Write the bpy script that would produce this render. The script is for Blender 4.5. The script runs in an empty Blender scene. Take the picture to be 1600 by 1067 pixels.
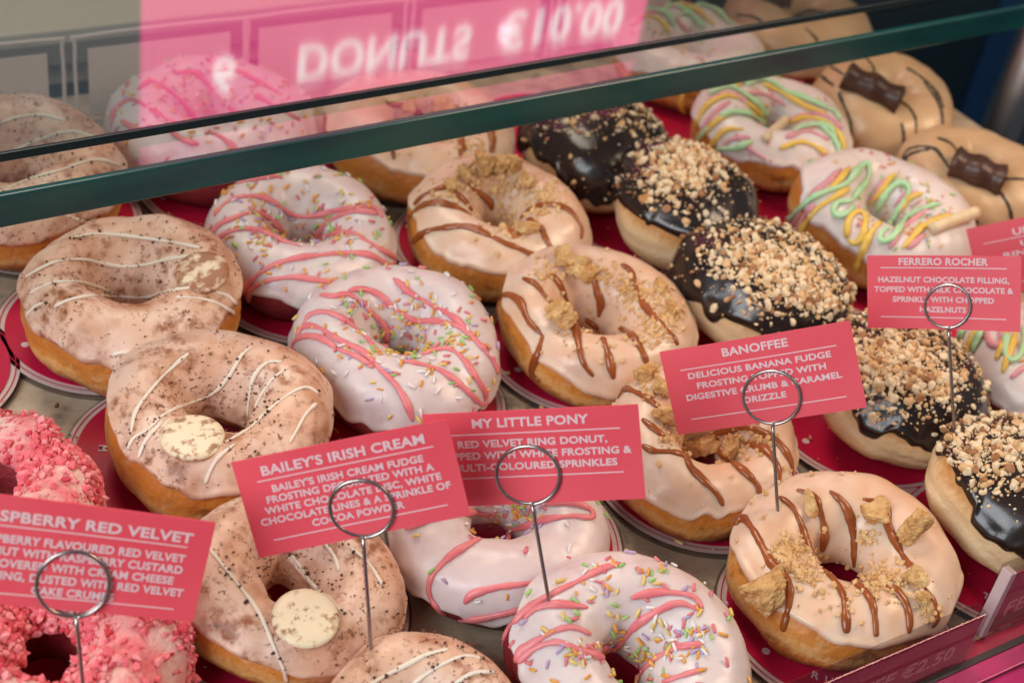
import bpy, bmesh, math, random
import numpy as np
from mathutils import Matrix, Vector, Euler
from mathutils.bvhtree import BVHTree

# ------------------------------------------------------------------ camera, world, lights
S = bpy.context.scene
COL = S.collection
CAM = Vector((-0.106036, -0.286564, 0.469109))
ROT = Euler((0.9264638, -0.1542305, -0.5500234), 'XYZ')
FPX = 2404.85
cd = bpy.data.cameras.new('camera'); cam = bpy.data.objects.new('camera', cd); COL.objects.link(cam)
cam.location = CAM; cam.rotation_euler = ROT
cd.sensor_width = 36; cd.lens = FPX / 1600 * 36; cd.clip_start = 0.02; cd.clip_end = 50
cd.dof.use_dof = True; cd.dof.focus_distance = 0.625; cd.dof.aperture_fstop = 11.0
S.camera = cam
RM = ROT.to_matrix()

W = bpy.data.worlds.new('World'); S.world = W; W.use_nodes = True
bg = W.node_tree.nodes['Background']; bg.inputs[0].default_value = (0.74, 0.86, 1.0, 1); bg.inputs[1].default_value = 0.18

def area(name, loc, target, size, power, color, sy=None):
    l = bpy.data.lights.new(name, 'AREA'); l.energy = power; l.color = color; l.size = size
    if sy: l.shape = 'RECTANGLE'; l.size_y = sy
    o = bpy.data.objects.new(name, l); COL.objects.link(o); o.location = loc
    o.rotation_euler = (Vector(target) - Vector(loc)).to_track_quat('-Z', 'Y').to_euler()
    return o
area('window_light', (-1.15, -0.35, 0.95), (0.3, 0.2, 0.02), 0.95, 24, (0.90, 0.95, 1.0))
area('ceiling_light', (0.25, 0.95, 1.45), (0.28, 0.32, 0.0), 0.6, 13, (1.0, 0.85, 0.70))
area('shop_light', (1.15, -0.25, 1.0), (0.35, 0.2, 0.02), 0.45, 9.5, (1.0, 0.73, 0.52))
S.view_settings.view_transform = 'Standard'; S.view_settings.look = 'None'
S.view_settings.exposure = -0.06; S.view_settings.gamma = 1.0; S.view_settings.use_curve_mapping = False
S.render.engine = 'CYCLES'
S.cycles.max_bounces = 10; S.cycles.transparent_max_bounces = 16; S.cycles.use_denoising = True

# ------------------------------------------------------------------ sight helpers
def ray(px, py):
    d = RM @ Vector(((px - 800) / FPX, -(py - 533.5) / FPX, -1.0)); return d.normalized()
def at(px, py, z=0.0, axis=2):                       # the point of the plane [axis] = z seen at that spot of the photograph
    d = ray(px, py); t = (z - CAM[axis]) / d[axis]; return CAM + d * t
def depth(p): return -(RM.transposed() @ (p - CAM)).z

# ------------------------------------------------------------------ materials
def mat(name, base, rough=0.5, var=None, scale=40, spec=0.5, metal=0, sss=0, bump=0, bscale=300, coat=0, vstretch=None, detail=4):
    m = bpy.data.materials.new(name); m.use_nodes = True; nt = m.node_tree; N = nt.nodes; L = nt.links
    p = N['Principled BSDF']
    p.inputs['Base Color'].default_value = (*base, 1); p.inputs['Roughness'].default_value = rough
    p.inputs['Specular IOR Level'].default_value = spec; p.inputs['Metallic'].default_value = metal
    p.inputs['Coat Weight'].default_value = coat; p.inputs['Coat Roughness'].default_value = 0.08
    if sss:
        p.inputs['Subsurface Weight'].default_value = sss; p.inputs['Subsurface Radius'].default_value = (1.0, 0.55, 0.35)
        p.inputs['Subsurface Scale'].default_value = 0.004
    tc = N.new('ShaderNodeTexCoord'); out = tc.outputs['Object']
    if vstretch:
        mp = N.new('ShaderNodeMapping'); mp.inputs['Scale'].default_value = vstretch; L.new(out, mp.inputs[0]); out = mp.outputs[0]
    if var:
        n = N.new('ShaderNodeTexNoise'); n.inputs['Scale'].default_value = scale; n.inputs['Detail'].default_value = detail
        L.new(out, n.inputs['Vector'])
        r = N.new('ShaderNodeValToRGB'); r.color_ramp.elements[0].position = 0.36; r.color_ramp.elements[1].position = 0.64
        r.color_ramp.elements[0].color = (*base, 1); r.color_ramp.elements[1].color = (*var, 1)
        L.new(n.outputs[0], r.inputs[0]); L.new(r.outputs[0], p.inputs['Base Color'])
        m['ramp'] = r.name
    if bump:
        b = N.new('ShaderNodeTexNoise'); b.inputs['Scale'].default_value = bscale; b.inputs['Detail'].default_value = 5
        L.new(tc.outputs['Object'], b.inputs['Vector'])
        bu = N.new('ShaderNodeBump'); bu.inputs['Strength'].default_value = bump; bu.inputs['Distance'].default_value = 0.001
        L.new(b.outputs[0], bu.inputs['Height']); L.new(bu.outputs[0], p.inputs['Normal'])
    return m

def overlay(m, color, scale, lo, hi, mask_scale=None, mlo=0.45, mhi=0.6, amount=1.0, detail=6):
    """stains of another colour over a material: fine noise, kept to broad patches"""
    nt = m.node_tree; N = nt.nodes; L = nt.links; p = N['Principled BSDF']
    tc = [n for n in N if n.type == 'TEX_COORD'][0]
    n = N.new('ShaderNodeTexNoise'); n.inputs['Scale'].default_value = scale; n.inputs['Detail'].default_value = detail
    n.inputs['Roughness'].default_value = 0.6
    L.new(tc.outputs['Object'], n.inputs['Vector'])
    r = N.new('ShaderNodeMapRange'); r.inputs[1].default_value = lo; r.inputs[2].default_value = hi; r.inputs[4].default_value = amount
    L.new(n.outputs[0], r.inputs[0]); fac = r.outputs[0]
    if mask_scale:
        k = N.new('ShaderNodeTexNoise'); k.inputs['Scale'].default_value = mask_scale; k.inputs['Detail'].default_value = 2
        mp = N.new('ShaderNodeMapping'); mp.inputs['Location'].default_value = (scale * .37, .7, .2)
        L.new(tc.outputs['Object'], mp.inputs[0]); L.new(mp.outputs[0], k.inputs['Vector'])
        q = N.new('ShaderNodeMapRange'); q.inputs[1].default_value = mlo; q.inputs[2].default_value = mhi
        L.new(k.outputs[0], q.inputs[0])
        mu = N.new('ShaderNodeMath'); mu.operation = 'MULTIPLY'; L.new(fac, mu.inputs[0]); L.new(q.outputs[0], mu.inputs[1]); fac = mu.outputs[0]
    mix = N.new('ShaderNodeMix'); mix.data_type = 'RGBA'
    L.new(fac, mix.inputs['Factor'])
    src = p.inputs['Base Color'].links
    if src: L.new(src[0].from_socket, mix.inputs['A'])
    else: mix.inputs['A'].default_value = p.inputs['Base Color'].default_value
    mix.inputs['B'].default_value = (*color, 1)
    L.new(mix.outputs['Result'], p.inputs['Base Color'])
    return m

def dough_mat(name, stops, h, noise_amt=0.16, rough=0.55):
    """fried dough: bands of colour by height above its base, broken up by noise"""
    m = bpy.data.materials.new(name); m.use_nodes = True; nt = m.node_tree; N = nt.nodes; L = nt.links; p = N['Principled BSDF']
    p.inputs['Roughness'].default_value = rough
    p.inputs['Subsurface Weight'].default_value = 0.12; p.inputs['Subsurface Radius'].default_value = (1, .5, .25); p.inputs['Subsurface Scale'].default_value = 0.003
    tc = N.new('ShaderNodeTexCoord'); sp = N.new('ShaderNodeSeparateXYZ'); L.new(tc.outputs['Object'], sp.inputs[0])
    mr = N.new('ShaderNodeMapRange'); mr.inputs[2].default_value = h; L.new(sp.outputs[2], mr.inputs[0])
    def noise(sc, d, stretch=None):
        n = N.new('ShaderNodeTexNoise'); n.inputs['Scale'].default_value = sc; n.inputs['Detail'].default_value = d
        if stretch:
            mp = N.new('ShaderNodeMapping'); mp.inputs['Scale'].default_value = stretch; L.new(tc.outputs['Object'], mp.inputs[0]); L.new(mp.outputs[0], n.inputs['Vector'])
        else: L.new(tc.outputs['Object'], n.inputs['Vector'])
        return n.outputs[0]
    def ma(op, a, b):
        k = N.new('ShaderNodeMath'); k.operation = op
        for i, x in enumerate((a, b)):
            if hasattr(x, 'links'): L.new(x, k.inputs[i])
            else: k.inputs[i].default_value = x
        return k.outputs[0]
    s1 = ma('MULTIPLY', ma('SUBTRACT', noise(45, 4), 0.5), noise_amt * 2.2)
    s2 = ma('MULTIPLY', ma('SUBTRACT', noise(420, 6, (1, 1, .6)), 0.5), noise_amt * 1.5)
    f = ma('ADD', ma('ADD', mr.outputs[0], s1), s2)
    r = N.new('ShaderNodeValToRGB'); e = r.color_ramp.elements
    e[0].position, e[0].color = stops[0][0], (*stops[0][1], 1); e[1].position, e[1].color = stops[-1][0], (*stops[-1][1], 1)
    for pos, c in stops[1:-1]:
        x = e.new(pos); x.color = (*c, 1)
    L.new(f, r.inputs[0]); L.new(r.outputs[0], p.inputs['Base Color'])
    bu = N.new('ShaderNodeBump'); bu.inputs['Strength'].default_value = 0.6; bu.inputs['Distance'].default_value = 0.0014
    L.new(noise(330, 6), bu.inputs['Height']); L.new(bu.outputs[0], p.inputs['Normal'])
    return m

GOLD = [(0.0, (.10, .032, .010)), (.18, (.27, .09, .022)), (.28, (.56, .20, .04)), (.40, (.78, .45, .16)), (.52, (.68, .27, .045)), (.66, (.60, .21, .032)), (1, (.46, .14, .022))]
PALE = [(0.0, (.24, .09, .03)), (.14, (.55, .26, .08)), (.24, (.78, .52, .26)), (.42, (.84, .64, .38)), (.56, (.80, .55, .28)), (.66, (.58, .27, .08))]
M = {}
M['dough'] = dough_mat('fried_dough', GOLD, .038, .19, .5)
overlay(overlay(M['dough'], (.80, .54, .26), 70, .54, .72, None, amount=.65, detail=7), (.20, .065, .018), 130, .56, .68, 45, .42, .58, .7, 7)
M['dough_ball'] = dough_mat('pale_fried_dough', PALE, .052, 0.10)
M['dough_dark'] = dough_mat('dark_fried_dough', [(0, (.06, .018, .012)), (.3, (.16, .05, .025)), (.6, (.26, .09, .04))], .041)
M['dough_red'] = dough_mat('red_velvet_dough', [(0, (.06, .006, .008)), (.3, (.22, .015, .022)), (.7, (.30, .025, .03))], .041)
def icing(name, a, b, rough=.34):
    m = mat(name, a, rough, var=b, scale=34, sss=.55, bump=.32, bscale=120, spec=.5, detail=6)
    p = m.node_tree.nodes['Principled BSDF']; p.inputs['Subsurface Scale'].default_value = .0055; p.inputs['Subsurface Radius'].default_value = (1.0, .42, .22)
    return m
M['cream_icing'] = overlay(overlay(overlay(icing('coffee_icing', (.74, .44, .29), (.82, .60, .47), .42), (.42, .15, .05), 48, .49, .68, None, amount=.7, detail=8),
                    (.31, .095, .028), 150, .47, .63, 46, .41, .56, .92, 9), (.17, .05, .016), 420, .58, .65, 60, .42, .55, .85, 3)
M['cream_icing'].node_tree.nodes['Principled BSDF'].inputs['Subsurface Weight'].default_value = .15
M['pony_icing'] = overlay(icing('white_icing', (.72, .60, .58), (.80, .70, .67), .34), (.46, .28, .32), 40, .54, .74, None, amount=.45)
M['fudge_icing'] = overlay(icing('fudge_icing', (.76, .48, .31), (.84, .65, .51), .32), (.56, .25, .09), 36, .55, .74, None, amount=.5)
M['beige_icing'] = icing('beige_icing', (.60, .38, .20), (.68, .46, .26), .34)
M['white_icing'] = icing('vanilla_icing', (.80, .66, .60), (.82, .72, .66), .30)
M['pink_line'] = mat('pink_icing', (.78, .19, .21), .38, var=(.82, .25, .26), scale=90, sss=.15)
M['white_line'] = overlay(mat('white_chocolate', (.86, .74, .60), .4, sss=.1), (.10, .04, .02), 420, .62, .68, 60, .45, .55)
M['caramel'] = mat('caramel', (.27, .064, .013), .26, var=(.36, .10, .022), scale=120, sss=.08, coat=.1)
M['choc_line'] = mat('dark_chocolate_line', (.035, .016, .012), .35)
M['yellow_line'] = mat('yellow_icing', (.86, .55, .10), .4, sss=.15)
M['green_line'] = mat('green_icing', (.47, .76, .42), .4, sss=.15)
M['rose_line'] = mat('rose_icing', (.76, .32, .36), .4, sss=.15)
M['choc'] = mat('dark_chocolate', (.015, .0085, .0075), .24, var=(.026, .014, .010), scale=60, bump=.35, bscale=90, coat=.12)
M['disc'] = overlay(mat('white_chocolate_disc', (.84, .70, .48), .42, sss=.2), (.33, .14, .06), 260, .50, .60, 110, .42, .54, .9)
M['disc_dusty'] = overlay(mat('dusted_chocolate_disc', (.82, .66, .46), .5, sss=.15), (.36, .15, .07), 150, .38, .52, None)
M['bisc'] = overlay(mat('biscuit', (.56, .28, .09), .85, var=(.76, .50, .22), scale=150, bump=1.0, bscale=420), (.36, .16, .05), 260, .55, .68)
M['crumb'] = mat('biscuit_crumb', (.68, .40, .16), .85, var=(.80, .55, .28), scale=90)
M['nuts'] = [mat('hazelnut_pale', (.84, .66, .42), .6), mat('hazelnut_mid', (.72, .45, .21), .6), mat('hazelnut_dark', (.40, .18, .07), .6)]
M['cocoa'] = [mat('cocoa_grain', (.10, .04, .02), .9), mat('cocoa_grain_light', (.20, .085, .04), .9)]
M['sprinkle'] = [mat('sprinkle_' + n, c, .35, sss=.1) for n, c in (('orange', (.80, .36, .06)), ('yellow', (.82, .58, .16)), ('green', (.32, .60, .16)),
                  ('pink', (.74, .20, .22)), ('white', (.86, .80, .76)), ('lilac', (.48, .36, .56)))]
M['rasp'] = [mat('raspberry_crumb', (.84, .17, .20), .85), mat('raspberry_crumb_pink', (.88, .33, .34), .85), mat('raspberry_crumb_dark', (.66, .065, .09), .85)]
M['rasp_coat'] = mat('crumbed_frosting', (.80, .15, .18), .85, var=(.88, .60, .52), scale=48, bump=1.0, bscale=420)
M['wafer'] = mat('wafer', (.84, .68, .44), .6, var=(.76, .56, .33), scale=120)
M['bar'] = mat('milk_chocolate', (.055, .022, .014), .38, var=(.09, .038, .022), scale=160, bump=.4, bscale=260)
M['bar_cream'] = mat('hazelnut_cream', (.42, .20, .08), .6)
M['card'] = mat('red_card', (.88, .085, .115), .40, var=(.91, .11, .14), scale=18)
M['print'] = mat('pale_print', (.86, .62, .62), .5)
M['wire'] = mat('steel_wire', (.42, .38, .36), .26, metal=1)
M['steel'] = mat('steel_post', (.62, .62, .64), .42, metal=1)
M['stone'] = overlay(mat('mottled_stone', (.42, .32, .22), .5, var=(.64, .51, .36), scale=45, bump=.2, bscale=200, detail=8), (.13, .125, .11), 110, .48, .66, 28, .40, .6, .85)
overlay(M['stone'], (.16, .10, .07), 520, .66, .70)
M['cream_print'] = mat('cream_printed_card', (.70, .53, .49), .32, var=(.74, .57, .53), scale=30)
M['red_print'] = mat('red_printed_card', (.58, .012, .055), .25, var=(.62, .014, .065), scale=20)
M['navy'] = mat('dark_navy_panel', (.006, .020, .034), .5, var=(.009, .028, .045), scale=6)
M['blue'] = mat('blue_panel', (.008, .05, .15), .5)
M['putty'] = mat('putty_laminate', (.68, .58, .46), .6, var=(.72, .62, .50), scale=7)
M['grey'] = mat('grey_laminate', (.30, .27, .24), .6)
M['pale_card'] = mat('pale_card', (.80, .68, .62), .5, var=(.84, .72, .66), scale=12)
M['fascia'] = mat('magenta_fascia', (.42, .018, .12), .3)
M['seal'] = mat('dark_seal', (.02, .012, .018), .4)
M['holder_card'] = mat('crimson_card', (.33, .012, .05), .4)
M['faint_print'] = mat('faded_print', (.62, .24, .28), .5)

def glass(name, tint, ior, rough, gain=1.0):
    m = bpy.data.materials.new(name); m.use_nodes = True; nt = m.node_tree; N = nt.nodes; L = nt.links
    N.remove(N['Principled BSDF'])
    t = N.new('ShaderNodeBsdfTransparent'); t.inputs[0].default_value = (*tint, 1)
    g = N.new('ShaderNodeBsdfGlossy'); g.inputs['Roughness'].default_value = rough
    f = N.new('ShaderNodeFresnel'); f.inputs[0].default_value = ior
    k = N.new('ShaderNodeMath'); k.operation = 'MULTIPLY'; k.use_clamp = True; L.new(f.outputs[0], k.inputs[0])
    ge = N.new('ShaderNodeNewGeometry'); bf = N.new('ShaderNodeMath'); bf.operation = 'MULTIPLY_ADD'; bf.inputs[1].default_value = -gain; bf.inputs[2].default_value = gain
    L.new(ge.outputs['Backfacing'], bf.inputs[0]); L.new(bf.outputs[0], k.inputs[1])     # the sheet mirrors at the face the light enters
    x = N.new('ShaderNodeMixShader'); L.new(k.outputs[0], x.inputs[0]); L.new(t.outputs[0], x.inputs[1]); L.new(g.outputs[0], x.inputs[2])
    L.new(x.outputs[0], N['Material Output'].inputs[0])
    return m
M['pane'] = glass('coated_glass', (.95, .97, .96), 2.0, .062, 1.9)
M['slab'] = glass('clear_glass', (.97, .98, .975), 1.6, .05, 1.3)
M['acrylic'] = glass('clear_acrylic', (.80, .78, .78), 1.45, .08)
M['acrylic_frost'] = mat('acrylic_edge', (.66, .50, .50), .25)
M['green_edge'] = mat('green_glass_edge', (.005, .040, .046), .26, var=(.008, .080, .070), scale=9, vstretch=(1, 1, 6), coat=.15, spec=.35)
M['dark_edge'] = mat('dark_glass_edge', (.006, .016, .020), .3)
def added_glow(name, c, s):
    m = bpy.data.materials.new(name); m.use_nodes = True; p = m.node_tree.nodes['Principled BSDF']
    p.inputs['Base Color'].default_value = (*c, 1); p.inputs['Emission Color'].default_value = (*c, 1); p.inputs['Emission Strength'].default_value = s  # emission added so the sign's mirror image is bright; no lamp behind it
    return m
M['glow_pink'] = added_glow('pink_added_glow', (.86, .08, .30), 1.25)
M['glow_white'] = added_glow('white_added_glow', (.95, .90, .94), 1.5)

# ------------------------------------------------------------------ objects
def link(o, parent=None):
    COL.objects.link(o)
    if parent: o.parent = parent
    return o
def mesh(name, v, f, m, parent=None, smooth=True, idx=None):
    me = bpy.data.meshes.new(name); me.from_pydata([tuple(map(float, p)) for p in v], [], [tuple(map(int, q)) for q in f]); me.update()
    for x in (m if isinstance(m, (list, tuple)) else [m]): me.materials.append(x)
    if smooth: me.polygons.foreach_set('use_smooth', [True] * len(me.polygons))
    if idx is not None: me.polygons.foreach_set('material_index', [int(i) for i in idx])
    return link(bpy.data.objects.new(name, me), parent)
def tag(o, label=None, cat=None, group=None, kind=None):
    for k, x in (('label', label), ('category', cat), ('group', group), ('kind', kind)):
        if x: o[k] = x
    return o
def thing(name, label, cat, loc=(0, 0, 0), rot=(0, 0, 0), group=None):
    o = bpy.data.objects.new(name, None); o.empty_display_size = .01; link(o); o.location = loc; o.rotation_euler = rot
    return tag(o, label, cat, group)
def box(name, lo, hi, m, parent=None, bev=0.0, idx=None):
    x0, y0, z0 = lo; x1, y1, z1 = hi
    v = [(x0, y0, z0), (x1, y0, z0), (x1, y1, z0), (x0, y1, z0), (x0, y0, z1), (x1, y0, z1), (x1, y1, z1), (x0, y1, z1)]
    f = [(3, 2, 1, 0), (4, 5, 6, 7), (0, 1, 5, 4), (1, 2, 6, 5), (2, 3, 7, 6), (3, 0, 4, 7)]
    o = mesh(name, v, f, m, parent, smooth=False, idx=idx)
    if bev:
        bm = bmesh.new(); bm.from_mesh(o.data); bmesh.ops.bevel(bm, geom=bm.edges[:], offset=bev, segments=3, affect='EDGES', profile=.5); bm.to_mesh(o.data); bm.free()
    return o
def sweep(P, rad, n=9, closed=False, flat=1.0, normals=None):
    """tube through points P with radius (scalar or per point)"""
    P = np.asarray(P, float); k = len(P); rad = np.broadcast_to(rad, (k,))
    if closed: T = np.roll(P, -1, 0) - np.roll(P, 1, 0)
    else: T = np.gradient(P, axis=0)
    T /= np.linalg.norm(T, axis=1)[:, None] + 1e-12
    if normals is None:
        nrm = np.zeros_like(P); a = np.array([0, 0, 1.0]) if abs(T[0][2]) < .9 else np.array([1.0, 0, 0])
        for i in range(k):
            a = a - T[i] * (a @ T[i]); a /= np.linalg.norm(a); nrm[i] = a
    else:
        nrm = normals - T * (normals * T).sum(1)[:, None]; nrm /= np.linalg.norm(nrm, axis=1)[:, None] + 1e-12
    B = np.cross(T, nrm)
    a = np.linspace(0, 2 * math.pi, n, endpoint=False)
    V = (P[:, None] + rad[:, None, None] * (nrm[:, None] * (np.cos(a) * flat)[None, :, None] + B[:, None] * np.sin(a)[None, :, None])).reshape(-1, 3)
    F = []
    for i in range(k if closed else k - 1):
        for j in range(n):
            i2 = (i + 1) % k; F.append((i * n + j, i2 * n + j, i2 * n + (j + 1) % n, i * n + (j + 1) % n))
    if not closed: F += [tuple(range(n)), tuple(range((k - 1) * n + n - 1, (k - 1) * n - 1, -1))]
    return V, F
def catmull(pts, step):
    P = np.asarray(pts, float)
    if len(P) < 3:
        n = max(2, int(np.linalg.norm(P[-1] - P[0]) / step)); return P[0] + (P[-1] - P[0]) * np.linspace(0, 1, n)[:, None]
    Q = np.vstack([2 * P[0] - P[1], P, 2 * P[-1] - P[-2]]); out = []
    for i in range(1, len(Q) - 2):
        a, b, c, d = Q[i - 1:i + 3]; n = max(2, int(np.linalg.norm(c - b) / step))
        for t in np.linspace(0, 1, n, endpoint=False):
            out.append(.5 * (2 * b + (c - a) * t + (2 * a - 5 * b + 4 * c - d) * t * t + (3 * b - a - 3 * c + d) * t ** 3))
    out.append(P[-1]); return np.array(out)

class Noise:
    def __init__(s, seed, scale, octs=4, n=7):
        r = np.random.RandomState(seed); s.k = []; 
        for o in range(octs):
            K = r.normal(size=(n, 3)); K /= np.linalg.norm(K, axis=1)[:, None]
            s.k.append((K * scale * 2 ** o * r.uniform(.7, 1.3, (n, 1)), r.uniform(0, 6.28, n), .55 ** o / math.sqrt(n)))
    def __call__(s, P):
        return sum(a * np.sin(P @ K.T + ph).sum(-1) for K, ph, a in s.k)

ICO = {}
def ico(sub):
    if sub not in ICO:
        bm = bmesh.new(); bmesh.ops.create_icosphere(bm, subdivisions=sub, radius=1)
        ICO[sub] = (np.array([v.co for v in bm.verts]), np.array([[v.index for v in f.verts] for f in bm.faces])); bm.free()
    return ICO[sub]

# ------------------------------------------------------------------ the shape of a donut
class Donut:
    def __init__(s, root, D, h, seed, ball=False, hole=.14, amp=.0013, coat=.0019):
        s.root, s.D, s.h, s.ball, s.coat = root, D, h, ball, coat
        r = s.rng = np.random.RandomState(seed); s.seed = seed
        s.hole = hole * D; s.t = (D / 2 - s.hole) / 2; s.R = D / 2 - s.t
        s.n1 = Noise(seed, 55, 3); s.n2 = Noise(seed + 5, 230, 3); s.n3 = Noise(seed + 6, 130, 3); s.amp = amp
        s.ph = r.uniform(0, 6.28, 8); s.M = root.matrix_basis.copy(); s.Mi = s.M.inverted()
    def P(s, u, v, off=0.0):
        c, sn = np.cos(v), np.sin(v)
        w = 1 + .030 * np.sin(2 * u + s.ph[0]) + .020 * np.sin(3 * u + s.ph[1]) + .008 * np.sin(5 * u + s.ph[2])
        b = s.h / 2
        if s.ball:
            r = s.D / 2 * w * np.abs(c) ** .82
            z = b + b * np.where(sn > 0, np.abs(sn) ** .95, -np.abs(sn) ** .8)
        else:
            r = s.R * w + s.t * np.sign(c) * np.abs(c) ** np.where(sn < 0, .98, 1.0) * (1 + .06 * np.sin(2 * u + s.ph[2]) + .05 * np.sin(5 * u + s.ph[3]) * (c < 0))
            r = r - s.hole * .42 * (c < 0) * np.clip(-c, 0, 1) ** .5 * np.clip(.25 - sn, 0, 1) ** 1.5     # the hole narrows towards the tray
            z = b + b * np.where(sn > 0, sn * (1 + .05 * np.sin(2 * u + s.ph[4])), -np.abs(sn) ** .86)
        N = np.stack([c * np.cos(u), c * np.sin(u), sn], -1)
        p = np.stack([r * np.cos(u), r * np.sin(u), z], -1)
        d = s.amp * s.n1(p) + .00026 * s.n2(p)
        if np.ndim(off) == 0 or not np.any(off): d = d - .0009 * np.exp(-((v + .12 + .1 * np.sin(3 * u + s.ph[7])) / .07) ** 2) + .0005 * s.n3(p * np.array([1, 1, .35]))
        else: d = d + .00042 * s.n3(p)
        q = p + N * (d + off)[..., None]
        q[..., 2] = np.maximum(q[..., 2], 0.0)
        return q
    def grid(s, U, Vs, off, wrap_v):
        """U: (nu,), Vs/off: (nu, nv)"""
        nu, nv = Vs.shape
        V = s.P(np.repeat(U[:, None], nv, 1), Vs, off).reshape(-1, 3)
        F = []
        for i in range(nu):
            i2 = (i + 1) % nu
            for j in range(nv if wrap_v else nv - 1):
                j2 = (j + 1) % nv; F.append((i * nv + j, i2 * nv + j, i2 * nv + j2, i * nv + j2))
        return V, F
    def build(s, dough, coating, coat_name, out0=0.0, lean=0.0, lean_dir=0.0, drip=.16, inner=.55, out_cut=None):
        nu = 200; U = np.linspace(0, 2 * math.pi, nu, endpoint=False)
        if s.ball:
            vs = np.linspace(-math.pi / 2 + .02, math.pi / 2 - .02, 60); Vs = np.tile(vs, (nu, 1))
            V, F = s.grid(U, Vs, np.zeros_like(Vs), False)
            F += [tuple(i * 60 for i in range(nu))[::-1], tuple(i * 60 + 59 for i in range(nu))]
        else:
            vs = np.linspace(0, 2 * math.pi, 72, endpoint=False); Vs = np.tile(vs, (nu, 1))
            V, F = s.grid(U, Vs, np.zeros_like(Vs), True)
        mesh('dough', V, F, dough, s.root)
        ne = Noise(s.seed + 9, 1.0, 1)
        edge = np.stack([np.cos(U), np.sin(U), 0 * U], -1)
        wob = .6 * Noise(s.seed + 11, 2.6, 3)(edge) + .75 * np.clip(Noise(s.seed + 12, 8.0, 3)(edge), -.3, 1)
        lo = out0 + lean * np.cos(U - lean_dir) - drip * wob
        if out_cut: lo = np.maximum(lo, out_cut)
        s.lo = lo; nv = 54
        q = .5 - .5 * np.cos(np.linspace(0, math.pi, nv)); q = .5 * q + .5 * np.linspace(0, 1, nv)
        if s.ball: hi = np.full(nu, math.pi / 2 - .02)
        else: hi = math.pi + inner + .12 * Noise(s.seed + 14, 2.5, 2)(edge)
        Vs = lo[:, None] + (hi - lo)[:, None] * q[None]
        e = np.clip((Vs - lo[:, None]) / .16, 0, 1); prof = np.sqrt(1 - (1 - e) ** 2)
        if not s.ball:
            e2 = np.clip((hi[:, None] - Vs) / .2, 0, 1); prof = np.minimum(prof, np.sqrt(1 - (1 - e2) ** 2))
        bead = 1 + .45 * np.exp(-((Vs - lo[:, None] - .13) / .1) ** 2)      # the coat gathers at its lower lip
        Vc, Fc = s.grid(U, Vs, -.0005 + s.coat * prof * bead, False)
        if s.ball: Fc.append(tuple(i * nv + nv - 1 for i in range(nu)))
        o = mesh(coat_name, Vc, Fc, coating, s.root)
        k = len(V); s.bvh = BVHTree.FromPolygons([Vector(x) for x in np.vstack([V, Vc])], F + [tuple(i + k for i in f) for f in Fc])
        return o
    def hit(s, px, py):
        """where the line of sight at that spot of the photograph meets this donut (its own axes)"""
        o = s.Mi @ CAM; d = (s.Mi.to_3x3() @ ray(px, py)).normalized()
        p, n, i, dist = s.bvh.ray_cast(o, d)
        if p is None:
            c = Vector((0, 0, s.h * .5)); t = (c - o).dot(d); p, n, i, dist = s.bvh.find_nearest(o + d * t)
        return np.array(p), np.array(n)
    def coated(s, p):
        u = math.atan2(p[1], p[0]) % 6.2832; v = math.atan2(p[2] - s.h * .5, s.h / 2 + 1e-6) if False else math.asin(max(-1, min(1, (p[2] - s.h / 2) / (s.h / 2))))
        return v > s.lo[int(u / 6.2832 * 200) % 200] + .12
    def down(s, x, y):
        p, n, i, dist = s.bvh.ray_cast(Vector((x, y, 1)), Vector((0, 0, -1)))
        if p is None or p.z < s.h * .3: return None
        return np.array(p), np.array(n)
    def line(s, name, px, rad, m, sink=.35, wob=.12):
        pts = catmull(px, 3.0); H = [s.hit(*q) for q in pts]
        P = np.array([h[0] for h in H]); Nn = np.array([h[1] for h in H])
        for _ in range(2):
            P[1:-1] = .25 * P[:-2] + .5 * P[1:-1] + .25 * P[2:]; Nn[1:-1] = .25 * Nn[:-2] + .5 * Nn[1:-1] + .25 * Nn[2:]
        d = np.linalg.norm(np.diff(P, axis=0), axis=1); keep = np.concatenate([[True], d > 2e-5]); P, Nn = P[keep], Nn[keep]
        if len(P) < 4: return
        cut = [0] + [i + 1 for i in range(len(P) - 1) if np.linalg.norm(P[i + 1] - P[i]) > .011] + [len(P)]   # it breaks where it would span the hole
        for a, b in zip(cut[:-1], cut[1:]):
            if b - a < 4: continue
            p, nn = P[a:b], Nn[a:b]; L = np.concatenate([[0], np.cumsum(np.linalg.norm(np.diff(p, axis=0), axis=1))])
            k = s.rng.uniform(0, 6.28, 3)
            r = rad * (1 + .22 * np.sin(L * 170 + k[0]) + .13 * np.sin(L * 390 + k[1]) + wob * .5 * np.sin(L * 1130 + k[2]))
            e = np.minimum(L, L[-1] - L) / rad; r = r * (.40 + .60 * np.clip(e / 2.6, 0, 1) ** .6)
            V, F = sweep(p + nn * (r * sink)[:, None], r, 10, normals=nn, flat=.66)
            mesh(name, V, F, m, s.root)
    def chord(s, name, ang, offs, rad, m):
        """straight passes of a nozzle over the top, seen from above"""
        for o in offs:
            L = math.sqrt(max(0, (s.D * .49) ** 2 - o * o)); ca, sa = math.cos(ang), math.sin(ang); run = []; runs = []
            ph = s.rng.uniform(0, 6.28)
            for q in np.linspace(-L, L, 70):
                oo = o + .0015 * math.sin(q * 150 + ph)
                h = s.down(q * ca - oo * sa, q * sa + oo * ca)
                if h is None: runs.append(run); run = []
                else: run.append(h)
            runs.append(run)
            for R in runs:
                if len(R) < 6: continue
                p = np.array([x[0] for x in R]); nn = np.array([x[1] for x in R])
                r = np.full(len(p), rad); r[0] = r[-1] = rad * .5
                V, F = sweep(p + nn * rad * .35, r, 9, normals=nn, flat=.85); mesh(name, V, F, m, s.root)
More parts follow.
